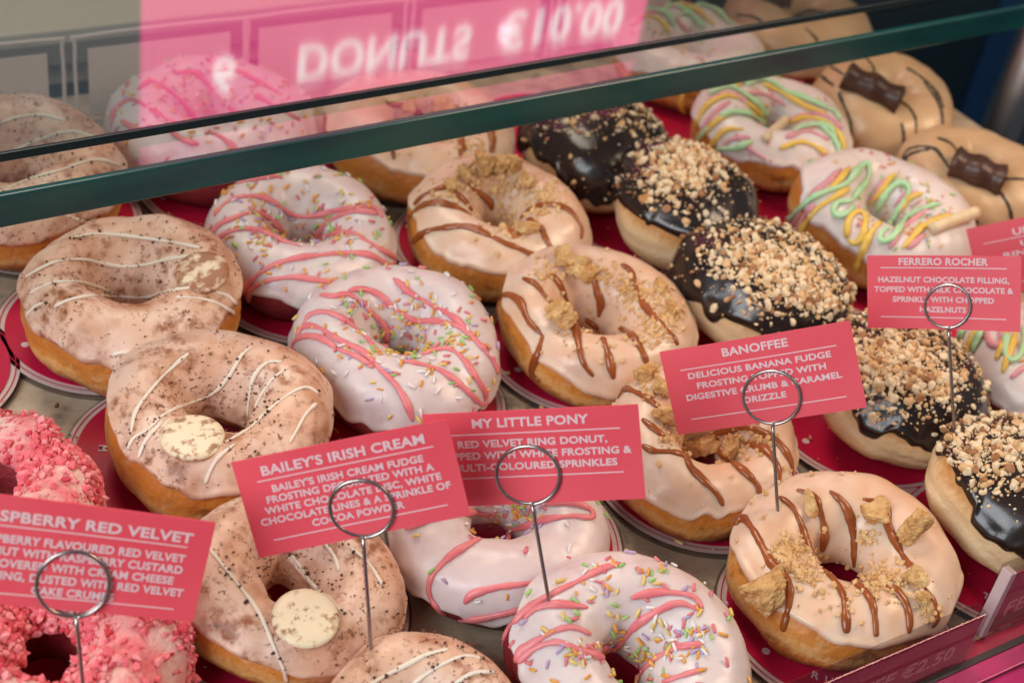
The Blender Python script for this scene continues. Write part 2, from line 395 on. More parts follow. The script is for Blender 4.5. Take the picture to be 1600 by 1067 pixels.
    def spots(s, n, vmin=-.2, vmax=3.0, dens=None):
        out = []
        while len(out) < n:
            u = s.rng.uniform(0, 6.283); v = s.rng.uniform(vmin, min(vmax, math.pi / 2 - .01) if s.ball else vmax)
            if s.ball and s.rng.uniform() > math.cos(v) ** .8 + .05: continue
            lo = s.lo[int(u / 6.2832 * 200) % 200]
            if v < lo + .15: continue
            q = s.P(np.array([u]), np.array([v]), np.array([s.coat]))[0]
            if dens is not None and s.rng.uniform() > dens(q): continue
            nn = np.array([math.cos(v) * math.cos(u), math.cos(v) * math.sin(u), math.sin(v)]); out.append((q, nn))
        return out
    def near(s, px, py, sig, n):
        out = []
        for _ in range(n):
            out.append(s.hit(px + s.rng.normal() * sig, py + s.rng.normal() * sig * .8))
        return out
    def frames(s, spots):
        P = np.array([a for a, b in spots]); Nn = np.array([b for a, b in spots]); k = len(P)
        t = s.rng.normal(size=(k, 3)); t -= Nn * (t * Nn).sum(1)[:, None]; t /= np.linalg.norm(t, axis=1)[:, None]
        return P, Nn, t, np.cross(Nn, t)
    def scatter(s, name, spots, bases, size, m, squash=(.7, 1.3), sink=.3, smooth=False, wts=None, kind='stuff'):
        """many small bits; bases: list of (verts, faces); size(lo, hi)"""
        P, Nn, T, B = s.frames(spots); VV = []; FF = []; II = []; k0 = 0; nm = len(m) if isinstance(m, list) else 1
        for i in range(len(P)):
            bv, bf = bases[s.rng.randint(len(bases))]; z = s.rng.uniform(*size) if not callable(size) else size(s.rng)
            a, b, c = s.rng.uniform(*squash, 3); tl = s.rng.normal() * .25
            n2 = Nn[i] + T[i] * tl; n2 /= np.linalg.norm(n2); t2 = np.cross(B[i], n2)
            V = P[i] + z * (bv[:, :1] * a * t2 + bv[:, 1:2] * b * B[i] + (bv[:, 2:] * c + sink) * n2)
            VV.append(V); FF.append(bf + k0); k0 += len(bv)
            II += [s.rng.choice(nm, p=wts)] * len(bf)
        V = np.vstack(VV); F = [tuple(f) for g in FF for f in g]
        return tag(mesh(name, V, F, m, s.root, smooth, II), kind=kind)

def chunk_bases(seed, sub, n, amt):
    r = np.random.RandomState(seed); out = []
    for i in range(n):
        v, f = ico(sub); v = v.copy()
        for _ in range(5):                                   # knock flat facets off a ball
            d = r.normal(size=3); d /= np.linalg.norm(d); k = r.uniform(.45, .8); e = np.maximum(v @ d - k, 0); v -= e[:, None] * d
        v *= 1 + r.normal(size=(len(v), 1)) * amt
        out.append((v, f))
    return out
NUTS = chunk_bases(1, 2, 8, .05); GRAIN = chunk_bases(2, 1, 6, .12)
def _sprinkle():
    n = 6; prof = [(-1, .45), (-.86, .9), (0, 1), (.86, .9), (1, .45)]
    v = [(x, .36 * r * math.cos(a), .36 * r * math.sin(a)) for x, r in prof for a in np.linspace(0, 6.283, n, endpoint=False)]
    f = [(i * n + j, i * n + (j + 1) % n, i * n + n + (j + 1) % n, i * n + n + j) for i in range(4) for j in range(n)]
    f = [(a, b, c) for a, b, c, d in f] + [(a, c, d) for a, b, c, d in f] + [(0, k + 1, k) for k in range(1, n - 1)] + [(24, 24 + k, 25 + k) for k in range(1, n - 1)]
    return np.array(v), np.array(f)
SPR = [_sprinkle()]

def biscuit(d, px, py, size, seed, flat=.55):
    p, n = d.hit(px, py); r = np.random.RandomState(seed); v, f = ico(6); v = v.copy()
    for _ in range(8):
        q = r.normal(size=3); q /= np.linalg.norm(q); k = r.uniform(.45, .75); v -= np.maximum(v @ q - k, 0)[:, None] * q
    nz = Noise(seed, 3, 4); nz2 = Noise(seed + 1, 9, 4)
    q2 = nz2(v); v *= (1 + .12 * nz(v) + .075 * np.sign(q2) * np.abs(q2) ** .7 + .02 * Noise(seed + 2, 55, 2)(v))[:, None]
    P, Nn, T, B = d.frames([(p, n)])
    a, b = r.uniform(.85, 1.2), r.uniform(.7, 1.0)
    V = P[0] + size * (v[:, :1] * a * T[0] + v[:, 1:2] * b * B[0] + (v[:, 2:] * flat + flat * .55) * Nn[0])
    mesh('biscuit_chunk', V, f, M['bisc'], d.root, smooth=True)

# ------------------------------------------------------------------ setting
fl = box('floor', (-6, -6, -.92), (6, 6, -.9), M['navy']); tag(fl, kind='structure')
ct = box('counter_top', (-.45, -.0625, -.03), (.735, .515, 0), M['stone'], bev=.0015); tag(ct, kind='structure')
t = thing('counter_base', 'magenta counter front with a dark seal along the near edge of the stone top', 'counter', (0, -.06, -.9))
box('fascia', (-.45, -.034, 0), (.735, -.0026, .9048), M['fascia'], t, .002)
box('fascia_lip', (-.45, -.0024, .9034), (.735, .0062, .9050), M['fascia'], t, .0006)
box('seal', (-.45, .0064, .9034), (.735, .0096, .9046), M['seal'], t)
box('red_strip', (-.45, .0098, .9034), (.735, .0165, .9041), M['holder_card'], t)
box('carcass', (-.45, -.0023, 0), (.735, .575, .869), M['navy'], t)
t = thing('back_counter', 'putty coloured back counter with grey lip behind the pale card holders', 'counter', (.2, .585, -.9))
box('worktop', (-1.6, .012, .86), (.34, .9, .9), M['putty'], t, .003)
box('lip', (-1.6, -.004, .884), (.34, .0119, .899), M['grey'], t)
box('carcass', (-1.6, .03, 0), (.34, .88, .8599), M['navy'], t)
t = thing('side_screen', 'dark navy screen with a blue edge strip beside the steel post', 'screen', (1.0, .75, -.9))
box('panel', (-.62, .0, 0), (.30, .02, 1.5), M['navy'], t)
box('edge_strip', (.30, -.004, 0), (.345, .024, 1.5), M['blue'], t)

# printed mats: a chain of red discs on a cream sheet lying on clear acrylic
MY = [-.008 + .0995 * j for j in range(5)]
def outline(R, na=60):
    phi = math.asin(min(.999, (.0995 / 2) / R)); pts = []
    for j, y in enumerate(MY):
        a0 = -math.pi / 2 if j == 0 else -phi; a1 = math.pi / 2 if j == 4 else phi
        pts += [(R * math.cos(a), y + R * math.sin(a)) for a in np.linspace(a0, a1, na)]
    pts += [(-x, y) for x, y in pts[::-1]]
    P = np.array(pts)
    for _ in range(5): P = .25 * np.roll(P, 1, 0) + .5 * P + .25 * np.roll(P, -1, 0)
    return P
def slab(name, P, z0, z1, m, parent):
    n = len(P); V = [(x, y, z0) for x, y in P] + [(x, y, z1) for x, y in P]
    F = [tuple(range(n))[::-1], tuple(range(n, 2 * n))] + [(i, (i + 1) % n, n + (i + 1) % n, n + i) for i in range(n)]
    return mesh(name, V, F, m, parent, smooth=False)
CAPH = .70
def natural(s):
    c = bpy.data.curves.new('measure', 'FONT'); c.body = s; c.space_character = 1.04
    o = bpy.data.objects.new('measure', c); COL.objects.link(o); bpy.context.view_layer.update(); w = o.dimensions.x
    bpy.data.objects.remove(o); bpy.data.curves.remove(c); return w
def text(name, s, m, parent, M4, height=None, width=None, bold=.02, ext=.0001, xs=1.0):
    c = bpy.data.curves.new(name, 'FONT'); c.body = s; c.size = 1; c.align_x = 'CENTER'; c.align_y = 'CENTER'; c.offset = bold; c.extrude = 0; c.resolution_u = 4
    c.space_character = 1.04
    o = bpy.data.objects.new(name, c); COL.objects.link(o); dg = bpy.context.evaluated_depsgraph_get(); dg.update()
    me = bpy.data.meshes.new_from_object(o.evaluated_get(dg)); bpy.data.objects.remove(o)
    v = np.array([x.co for x in me.vertices])
    if len(v) == 0: return None
    midx = (v[:, 0].max() + v[:, 0].min()) / 2; body = [p.co.y for p in me.vertices]
    top = max(body); cap = CAPH; sy = height / cap; sx = sy * xs
    if width: sx = width / (v[:, 0].max() - v[:, 0].min())
    for x in me.vertices: x.co = ((x.co.x - midx) * sx, (x.co.y - (top - cap / 2)) * sy, 0)
    me.materials.clear(); me.materials.append(m); me.transform(M4)
    bm = bmesh.new(); bm.from_mesh(me)
    g = bmesh.ops.extrude_face_region(bm, geom=bm.faces[:]); nz = (M4.to_3x3() @ Vector((0, 0, 1))).normalized()
    bmesh.ops.translate(bm, vec=nz * ext, verts=[x for x in g['geom'] if isinstance(x, bmesh.types.BMVert)])
    bmesh.ops.recalc_face_normals(bm, faces=bm.faces[:])
    for fc in bm.faces: fc.smooth = False
    bm.to_mesh(me); bm.free()
    o = bpy.data.objects.new(name, me); return link(o, parent)

MX = dict(R=.004, B=.1005, P=.2075, N=.3145, F=.4215, U=.5285, K=.6355)
MATS = dict(R='beneath the raspberry crumbed donuts', B='beneath the cocoa dusted donuts', P='beneath the donuts with pink drizzle and sprinkles',
            N='beneath the caramel and biscuit donuts', F='beneath the chocolate donuts with chopped nuts', U='beneath the donuts with rainbow squiggles', K='beneath the beige donuts with dark chocolate lines')
for k, x in MX.items():
    t = thing('display_mat', 'cream edged red printed mat lying ' + MATS[k], 'mat', (x, 0, .0003), group='printed mats under the donuts')
    slab('acrylic_sheet', outline(.0531), 0, .0022, M['acrylic'], t)
    slab('cream_sheet', outline(.0519), .0022, .0026, M['cream_print'], t)
    A, Bo = outline(.0503), outline(.04985); n = len(A); z = .0030
    V = [(a, b, z) for a, b in A] + [(a, b, z) for a, b in Bo]
    mesh('border_line', V, [(i, (i + 1) % n, n + (i + 1) % n, n + i) for i in range(n)], M['red_print'], t, smooth=False)
    for j, y in enumerate(MY):
        a = np.linspace(0, 6.2832, 96, endpoint=False); R = .0475
        disc = slab('red_disc', np.stack([R * np.cos(a), y + R * np.sin(a)], -1), .0027, .0031, M['red_print'], t)
        for g in (-3.1, -1.0, 1.1):
            b = np.linspace(0, 6.2832, 24, endpoint=False); cx, cy = .0405 * math.cos(g), y + .0405 * math.sin(g)
            o = slab('white_dot', np.stack([cx + .0018 * np.cos(b), cy + .0018 * np.sin(b)], -1), .0032, .0034, M['print'], disc)
        for ch, g in ([('R', -2.52), ('U', -2.36), ('L', -2.20), ('E', -2.04), ('S', -1.88)] if k == 'N' and j == 0 else [('M', 2.68)] if k == 'B' and j == 2 else [('T', -2.62)] if k == 'F' and j == 0 else []):
            m4 = Matrix.Translation((.0358 * math.cos(g), y + .0358 * math.sin(g), .0033)) @ Matrix.Rotation(g + math.pi / 2, 4, 'Z')
            text('letter', ch, M['print'], disc, m4, .0038)

# ------------------------------------------------------------------ donuts
def place(px, py, wpx, hr, zc=None):
    z = .0036 + .02
    for _ in range(3):
        p = at(px, py, z); D = wpx * depth(p) / FPX; z = .0036 + hr * D * .5
    return p, D, hr * D
def donut(px, py, wpx, label, group, seed, hr=.375, tilt=(0, 0), ball=False, zc=None, lift=0, cat='donut', name='ring_donut', **kw):
    if not ball: tilt = (tilt[0] + .06, tilt[1] - .04)
    p, D, h = place(px, py, wpx, hr, zc)
    base = .0036 + lift + (abs(tilt[0]) + abs(tilt[1])) * D * .22
    root = thing(name, label, cat, (p.x, p.y, base), (tilt[0], tilt[1], 0), group); root.matrix_basis = Matrix.LocRotScale(root.location, root.rotation_euler, None)
    return Donut(root, D, h, seed, ball, **kw)
Z5 = lambda L: [(x / 2.808, 320 + y / 2.808) for x, y in L]
Z6 = lambda L: [(x / 2.498, 640 + y / 2.498) for x, y in L]
Z1 = lambda L: [(x / 2.965, y / 2.965) for x, y in L]
Z7 = lambda L: [(300 + x / 2.54, 240 + y / 2.54) for x, y in L]
Z8 = lambda L: [(350 + x / 2.388, 620 + y / 2.388) for x, y in L]
Z3 = lambda L: [(600 + x / 2.388, 620 + y / 2.388) for x, y in L]
ZA = lambda L: [(750 + x / 2.54, 220 + y / 2.54) for x, y in L]
Z4 = lambda L: [(900 + x / 2.808, 480 + y / 2.808) for x, y in L]
ZN = lambda L: [(1080 + x / 2.908, 700 + y / 2.908) for x, y in L]
ZT = lambda L: [(1150 + x / 2.964, y / 2.964) for x, y in L]
ZR = lambda L: [(1150 + x / 2.4244, 220 + y / 2.4244) for x, y in L]
ZU = lambda L: [(750 + x / 2.964, y / 2.964) for x, y in L]
Z2 = lambda L: [(300 + x / 2.964, y / 2.964) for x, y in L]

# --- coffee iced donuts dusted with cocoa
GB = 'cocoa dusted donuts with white chocolate lines'
def cocoa_donut(px, py, w, label, seed, lines, disc=None, tilt=(0, 0), **kw):
    d = donut(px, py, w, label, GB, seed, tilt=tilt, hr=kw.pop('hr', .41), hole=kw.pop('hole', .155), zc=kw.pop('zc', None))
    d.build(M['dough'], M['cream_icing'], 'icing', **{**dict(out0=.34, lean=.12, lean_dir=2.6, drip=.13), **kw})
    for L in lines: d.line('white_chocolate_line', L, .0008, M['white_line'])
    d.scatter('cocoa_dust', d.spots(260, -.1, 3.3, lambda q: .12 + .88 * (d.n1(q * 1.7) > .35)), GRAIN, lambda r: .00028 + .0005 * r.uniform() ** 3, M['cocoa'], sink=.4)
    for L in lines[:5]:
        P = catmull(L, 9.0)
        d.scatter('cocoa_dust', [d.hit(x + d.rng.normal() * 3.5, y + d.rng.normal() * 3.5) for x, y in P], GRAIN, lambda r: .0003 + .0007 * r.uniform() ** 2, M['cocoa'][:1], sink=.5)
    if disc:
        p, n = d.hit(disc[0], disc[1]); r = disc[2] * depth(d.M @ Vector(p)) / FPX
        nn = Vector(n); nn = (nn + Vector((0, 0, .25))).normalized(); R = nn.to_track_quat('Z', 'Y').to_matrix()
        a = np.linspace(0, 6.2832, 64, endpoint=False); V = []; F = []; prof = [(0, -.8), (.86, -.8), (1, -.45), (1.0, .15), (.93, .62), (.8, .85), (.5, .95), (.02, 1.0)]
        for k, z in prof:
            for q in a: V.append(np.array(p) + np.array(R @ Vector((r * k * math.cos(q), r * k * math.sin(q), z * .0016 + .0008))))
        for i in range(len(prof) - 1): F += [(i * 64 + j, i * 64 + (j + 1) % 64, i * 64 + 64 + (j + 1) % 64, i * 64 + 64 + j) for j in range(64)]
        mesh('white_chocolate_disc', V, F, M['disc_dusty' if seed == 104 else 'disc'], d.root)
    return d
b0 = cocoa_donut(650, 1150, 335, 'cocoa dusted donut cut off by the bottom edge, only its white striped top showing', 101,
            [Z8([(540, 1075), (600, 1040), (680, 1000), (760, 960), (840, 940)]), Z8([(700, 1075), (760, 1030), (830, 990), (900, 965), (960, 975)]), Z8([(860, 1070), (930, 1030), (1010, 1025)])], zc=.024)
cocoa_donut(443, 925, 337, 'cocoa dusted donut with a white disc, below the tipped red card about Irish cream', 102,
            [Z6([(815, 540), (880, 620), (960, 720), (1020, 810), (1060, 900), (1110, 1020), (1120, 1060)]), Z6([(1130, 560), (1160, 590), (1200, 650), (1240, 700)]),
             Z8([(370, 540), (410, 590), (430, 650)]), Z8([(240, 590), (320, 690), (400, 760), (445, 810)]), Z8([(470, 560), (540, 620), (590, 700)])], (477, 967, 53), tilt=(.10, .05), out0=.22, lean=.2, lean_dir=3.4)
cocoa_donut(341, 669, 346, 'cocoa dusted donut with a white disc left of its hole, above the tipped card', 103,
            [Z5([(560, 1075), (590, 1020), (650, 985), (720, 920), (830, 870), (930, 830), (1000, 760), (1060, 660), (1110, 620)]), Z5([(575, 1000), (600, 900), (680, 790), (760, 710), (830, 650)]),
             Z5([(1085, 930), (1100, 800), (1130, 730), (1180, 690), (1240, 690)]), Z5([(1120, 890), (1150, 830), (1200, 760), (1260, 720)]),
             Z5([(990, 1040), (1090, 985), (1150, 930), (1240, 850), (1340, 800), (1400, 830)]), Z5([(1280, 1030), (1340, 920), (1390, 870)]),
             Z6([(540, 190), (570, 120), (640, 40)]), Z6([(800, 290), (820, 240), (850, 190), (920, 130)]), Z6([(1130, 130), (1190, 20)])], (301, 685, 50), tilt=(.06, -.04), out0=.34, lean=.28, lean_dir=3.2)
cocoa_donut(206, 476, 338, 'cocoa dusted donut with a heavily browned disc right of its hole', 104,
            [Z5([(300, 150), (400, 130), (500, 132), (620, 145), (760, 165), (880, 190)]), Z5([(110, 320), (180, 280), (260, 248), (360, 240), (440, 255), (540, 272), (640, 262), (740, 238), (860, 222)]),
             Z5([(130, 390), (220, 345), (330, 338), (430, 360), (500, 390)]), Z5([(235, 450), (300, 420), (400, 400), (520, 402), (640, 405), (760, 375), (880, 362)]),
             Z5([(110, 495), (150, 450), (190, 430)]), Z5([(770, 405), (870, 410), (960, 435), (1030, 480)]), Z5([(940, 380), (1000, 400), (1040, 440)]), Z5([(490, 660), (540, 648), (640, 652), (740, 668)])],
            (316, 427, 42), out0=.32, lean=.10, lean_dir=-1.4)
cocoa_donut(25, 288, 340, 'cocoa dusted donut behind the dark green glass edge at the left border', 105,
            [Z1([(0, 570), (100, 540), (200, 535), (300, 560)]), Z1([(60, 700), (200, 640), (330, 610), (450, 640)]), Z1([(0, 890), (140, 830), (280, 790), (440, 740), (560, 770)]), Z1([(290, 990), (400, 1030), (440, 1010)])])

# --- sprinkled donuts with pink drizzle
GP = 'sprinkled donuts with pink drizzle'
def pony(px, py, w, label, seed, lines, clusters, tilt=(0, 0), zc=None, n=170, **kw):
    d = donut(px, py, w, label, GP, seed, hr=kw.pop('hr', .37), tilt=tilt, hole=kw.pop('hole', .15), coat=.0024, zc=zc, lift=kw.pop('lift', 0))
    d.build(M['dough_red'], M['pony_icing'], 'icing', **{**dict(out0=-.22, lean=.32, lean_dir=-1.3, drip=.22, inner=.75), **kw})
    sp = d.spots(n, .3, 3.5)
    for x, y, sg, k in clusters: sp += d.near(x, y, sg * 1.1, int(k * 1.25))
    d.scatter('sprinkle_topping', sp, SPR, (.0014, .0021), M['sprinkle'], squash=(.9, 1.1), sink=.22, smooth=True, wts=[.24, .17, .14, .20, .17, .08])
    for L in lines: d.line('pink_drizzle', L, .0014, M['pink_line'])
    return d
p0 = pony(967, 1042, 368, 'sprinkled pink striped donut at the bottom edge with a wire stuck in its top', 111,
     [Z3(x) for x in ([(440, 930), (470, 860), (540, 790), (620, 740), (720, 690), (800, 650), (880, 620)], [(520, 830), (570, 790), (650, 775), (760, 785)], [(490, 990), (510, 950), (540, 930), (620, 880), (700, 860), (770, 885)],
      [(500, 990), (560, 940), (640, 915), (720, 940), (820, 975)], [(830, 975), (880, 920), (940, 850), (1020, 800), (1100, 770), (1190, 800)], [(920, 750), (980, 735), (1060, 730), (1150, 745), (1190, 790)], [(960, 1030), (1010, 980), (1080, 940), (1190, 920)], [(1040, 1065), (1110, 1040), (1200, 1015)])],
     [(905, 1020, 14, 26), (1060, 1010, 22, 30), (985, 915, 25, 16), (930, 905, 18, 10), (1090, 990, 14, 12)], tilt=(.20, .0), zc=.03, out0=-.15, lean=.4, lean_dir=2.9)
pony(770, 833, 322, 'sprinkled pink striped donut under the middle red card about red velvet ring donuts', 112,
     [Z3(x) for x in ([(80, 490), (160, 465), (250, 440), (320, 430), (400, 440)], [(230, 810), (180, 760), (170, 690), (220, 620), (300, 560), (400, 510), (500, 490), (600, 460), (700, 445), (775, 450), (770, 420), (700, 395), (600, 400)],
      [(250, 838), (350, 825), (450, 805), (540, 780)], [(300, 770), (330, 735), (420, 710), (500, 700), (580, 685)])], [(800, 800, 14, 26), (835, 800, 10, 12)], tilt=(.16, -.05), zc=.027, n=60)
pony(618, 552, 325, 'sprinkled pink striped donut in front of the other, above the two touching red cards', 113,
     [Z7(x) for x in ([(800, 495), (860, 550), (930, 590), (1020, 640), (1080, 690), (1130, 750), (1190, 820), (1215, 870)], [(510, 560), (560, 570), (620, 560), (680, 600), (730, 650), (770, 700), (770, 790)],
      [(620, 545), (680, 540), (740, 560), (800, 610), (880, 660), (960, 665), (1040, 680), (1100, 720), (1170, 790)], [(440, 680), (470, 640), (530, 630), (600, 660), (680, 720), (740, 790)],
      [(830, 825), (870, 830), (960, 850), (1030, 890), (1110, 960), (1155, 1000), (1165, 960), (1120, 880), (1060, 800), (1000, 775), (910, 800)], [(415, 740), (440, 690), (500, 690), (580, 740), (680, 790), (750, 860), (810, 920), (850, 990), (875, 1060)], [(395, 810), (400, 760), (430, 730), (500, 730), (590, 780), (660, 810), (720, 850)])],
     [(560, 490, 20, 24), (650, 490, 24, 28), (700, 530, 24, 26), (600, 560, 26, 20), (680, 570, 25, 14)], tilt=(.07, .02), zc=.026, lift=.001)
pony(470, 383, 290, 'sprinkled pink striped donut just below the green glass edge, behind its near twin', 114,
     [Z7(x) for x in ([(175, 120), (240, 105), (330, 92), (360, 100)], [(90, 250), (130, 200), (200, 172), (280, 175), (340, 205), (390, 240), (450, 250), (540, 235), (640, 215), (720, 215), (755, 255)], [(75, 340), (100, 290), (160, 260), (240, 235), (300, 255), (360, 310)],
      [(75, 370), (130, 320), (220, 300), (290, 315), (350, 345), (430, 368)], [(490, 350), (520, 290), (570, 255), (650, 230), (740, 240)], [(480, 350), (540, 325), (620, 315), (690, 345), (760, 390), (800, 410), (810, 435), (780, 445), (740, 420), (690, 400), (600, 395), (500, 405), (400, 420), (310, 450), (240, 500), (195, 560)],
      [(225, 590), (235, 540), (300, 505), (400, 490), (480, 500), (560, 510), (650, 515)])], [(400, 345, 22, 26), (510, 320, 26, 26), (400, 375, 20, 20), (545, 365, 20, 18)], tilt=(.05, 0))
pony(332, 207, 308, 'sprinkled pink striped donut seen through the glass above the green edge', 115,
     [Z1(x) for x in ([(515, 590), (530, 520), (570, 480), (620, 465), (700, 510), (770, 560), (830, 575)], [(640, 420), (700, 380), (780, 420), (850, 480), (910, 560)], [(800, 340), (900, 340), (970, 400), (1030, 470), (1100, 530)], [(1000, 330), (1080, 325), (1180, 370), (1300, 440)],
      [(780, 600), (850, 650), (920, 670)], [(960, 610), (1030, 640), (1100, 700)], [(1180, 440), (1280, 500), (1390, 560)], [(560, 560), (640, 600), (760, 590)])],
     [(230, 160, 20, 22), (300, 120, 25, 24), (380, 160, 30, 24)], hole=.16, out0=.0, n=210)

# --- fudge iced donuts with caramel and biscuit
GN = 'fudge iced donuts with caramel lines and biscuit'
def banoffee(px, py, w, label, seed, lines, chunks, patches, tilt=(0, 0), zc=None, **kw):
    d = donut(px, py, w, label, GN, seed, hr=kw.pop('hr', .37), tilt=tilt, hole=kw.pop('hole', .16), zc=zc)
    d.build(M['dough'], M['fudge_icing'], 'icing', **{**dict(out0=.25, lean=.2, lean_dir=3.9, drip=.22), **kw})
    for L in lines: d.line('caramel_line', L, .0018, M['caramel'], sink=.12, wob=.10)
    for i, (x, y, sz) in enumerate(chunks): biscuit(d, x, y, sz, seed * 7 + i, d.rng.uniform(.55, .85))
    sp = d.spots(40, .1, 3.2)
    for x, y, sg, k in patches: sp += d.near(x, y, sg, k)
    d.scatter('biscuit_crumbs', sp, GRAIN, lambda r: .00045 + .0013 * r.uniform() ** 2.2, M['crumb'], sink=.4)
    return d
n0 = banoffee(1311, 888, 362, 'caramel striped biscuit donut in front, beside the clear price block', 121,
    [ZN(x) for x in ([(200, 350), (230, 315), (280, 370), (330, 460), (370, 530), (410, 560), (445, 620), (445, 700), (415, 830)], [(400, 220), (460, 270), (500, 350), (530, 440), (560, 500)], [(480, 190), (560, 220), (590, 300), (605, 390), (595, 470)], [(630, 195), (690, 250), (725, 330), (740, 430), (740, 540)],
     [(590, 550), (650, 600), (690, 670), (700, 750), (705, 840)], [(710, 600), (770, 630), (820, 700), (835, 780), (840, 855)], [(850, 605), (920, 640), (970, 700), (990, 770), (990, 840)], [(780, 230), (880, 260), (890, 340), (930, 430), (970, 500), (1020, 570)], [(1060, 630), (1100, 700), (1118, 770), (1095, 810)])],
    [(1263, 785, .0062), (1366, 806, .0066), (1424, 832, .0094), (1205, 922, .0108), (1428, 905, .0066), (1436, 935, .005)],
    [(1235, 860, 15, 260), (1255, 895, 17, 160), (1375, 905, 18, 120), (1355, 840, 9, 70), (1400, 910, 18, 70), (1450, 955, 9, 50), (1310, 915, 30, 50)], out0=.30, lean=.30, lean_dir=3.2, drip=.14, hr=.32, hole=.135)
banoffee(1090, 708, 306, 'caramel striped biscuit donut half hidden by the card with the shortest title', 122,
    [Z4(x) for x in ([(150, 375), (200, 355), (280, 380), (330, 415), (380, 450)], [(290, 605), (340, 630), (420, 635), (480, 655), (500, 700), (560, 760), (620, 820), (645, 870)], [(560, 590), (600, 570), (625, 600), (640, 640), (700, 690), (760, 740), (800, 790), (800, 850)],
     [(600, 560), (680, 535), (760, 530), (840, 560), (900, 610), (940, 680), (955, 780)], [(730, 590), (820, 620), (880, 690), (890, 780)], [(290, 490), (340, 530), (390, 570)])],
    [(1015, 590, .0075), (1037, 655, .0078), (1070, 698, .0062), (1105, 690, .0072), (1150, 695, .006), (1028, 612, .006)], [(1150, 690, 16, 120), (1060, 680, 16, 110), (1020, 610, 12, 80), (1190, 690, 14, 60)], tilt=(.08, 0), hr=.42, lean_dir=4.0, lean=.1)
banoffee(921, 514, 310, 'caramel striped biscuit donut wholly in view above the wide middle red card', 123,
    [ZA(x) for x in ([(60, 680), (75, 630), (110, 610), (160, 640), (190, 710), (245, 770)], [(250, 770), (230, 840), (205, 920), (240, 955)], [(170, 545), (220, 570), (260, 620), (310, 665)], [(270, 520), (320, 580), (350, 650), (375, 720), (390, 800), (410, 880), (450, 935)],
     [(400, 460), (420, 490), (450, 540), (465, 600), (480, 640), (470, 700)], [(420, 710), (470, 750), (500, 820), (520, 900), (530, 945)], [(550, 740), (600, 770), (640, 830), (670, 905)], [(560, 490), (600, 520), (620, 590), (650, 650), (700, 710), (760, 770), (785, 810)])],
    [(872, 500, .0088), (897, 414, .0072), (912, 428, .0068), (880, 410, .0062), (1030, 452, .0052), (1045, 485, .0046)],
    [(1010, 460, 18, 190), (1020, 515, 18, 190), (1045, 490, 12, 100), (940, 430, 16, 80), (850, 430, 14, 60), (970, 455, 14, 60), (925, 525, 30, 40)], tilt=(.05, .05), out0=.18, lean=.22, lean_dir=3.7)
banoffee(771, 361, 278, 'caramel striped biscuit donut heaped with crumbs along its far rim, next to the chocolate donuts', 124,
    [Z7(x) for x in ([(850, 270), (900, 215), (970, 195), (1050, 215), (1110, 245)], [(870, 355), (930, 310), (1000, 295), (1090, 290), (1170, 320), (1270, 370)], [(880, 205), (930, 160), (1010, 135), (1060, 170), (1115, 230)], [(1075, 100), (1130, 150), (1180, 190), (1190, 225)])] +
    [ZA(x) for x in ([(160, 310), (200, 270), (280, 255), (350, 275), (400, 340), (400, 390)], [(190, 310), (240, 340), (260, 390), (300, 460)], [(80, 400), (160, 430), (230, 470), (240, 505)])],
    [(752, 262, .0072), (778, 258, .0078), (803, 262, .0078), (724, 275, .0058), (702, 290, .0045), (826, 362, .0072), (825, 285, .006)],
    [(850, 312, 18, 190), (775, 285, 22, 190), (700, 295, 14, 80), (790, 345, 22, 110), (730, 268, 14, 80)], tilt=(.06, 0), hr=.43, hole=.14)
banoffee(655, 222, 288, 'caramel striped biscuit donut behind the green glass edge, mostly hidden', 125,
    [Z2(x) for x in ([(900, 650), (930, 700), (935, 740)], [(1220, 560), (1250, 640), (1245, 740)], [(1370, 560), (1390, 640), (1385, 730)], [(900, 480), (1000, 500), (1100, 560)])],
    [(700, 170, .008), (640, 165, .0065), (750, 185, .006)], [(725, 225, 20, 110), (690, 180, 20, 100)], out0=.3)

# --- chocolate covered filled donuts with chopped hazelnuts
GF = 'chocolate donuts with chopped nuts'
def ferrero(px, py, w, label, seed, clusters, n=60, tilt=(0, 0), hr=.60, zc=.027, **kw):
    d = donut(px, py, w, label, GF, seed, hr=hr, tilt=tilt, ball=True, zc=zc, amp=.0016, coat=.0022, name='filled_donut')
    d.build(M['dough_ball'], M['choc'], 'chocolate_coat', **{**dict(out0=-.25, lean=.35, lean_dir=3.5, drip=.2), **kw})
    sp = d.spots(int(n * 1.8), -.2, 1.56)
    for x, y, sg, k in clusters: sp += d.near(x, y, sg * 1.12, int(k * 3.0))
    sp = [q for q in sp if d.coated(q[0])]
    d.scatter('chopped_nuts', sp, NUTS, lambda r: .0005 + .0019 * r.uniform() ** 2.8, M['nuts'], squash=(.45, 1.35), sink=.35, wts=[.56, .30, .14])
    fine = d.spots(50, -.1, 1.56)
    for x, y, sg, k in clusters: fine += d.near(x, y, sg * 1.15, int(k * 1.5))
    fine = [q for q in fine if d.coated(q[0])]
    d.scatter('nut_dust', fine, GRAIN, lambda r: .0003 + .0006 * r.uniform() ** 2, M['nuts'], sink=.4, wts=[.4, .35, .25])
    return d
f0 = ferrero(1563, 778, 280, 'nearest chocolate nut donut, with a broad pale dough rim, cut by the right border', 131, [(1490, 680, 26, 50), (1545, 680, 40, 70), (1590, 690, 30, 80), (1510, 725, 34, 50), (1570, 730, 30, 40)], tilt=(.22, .10), hr=.64, out0=-.18, lean=.34, lean_dir=3.5, zc=.030)
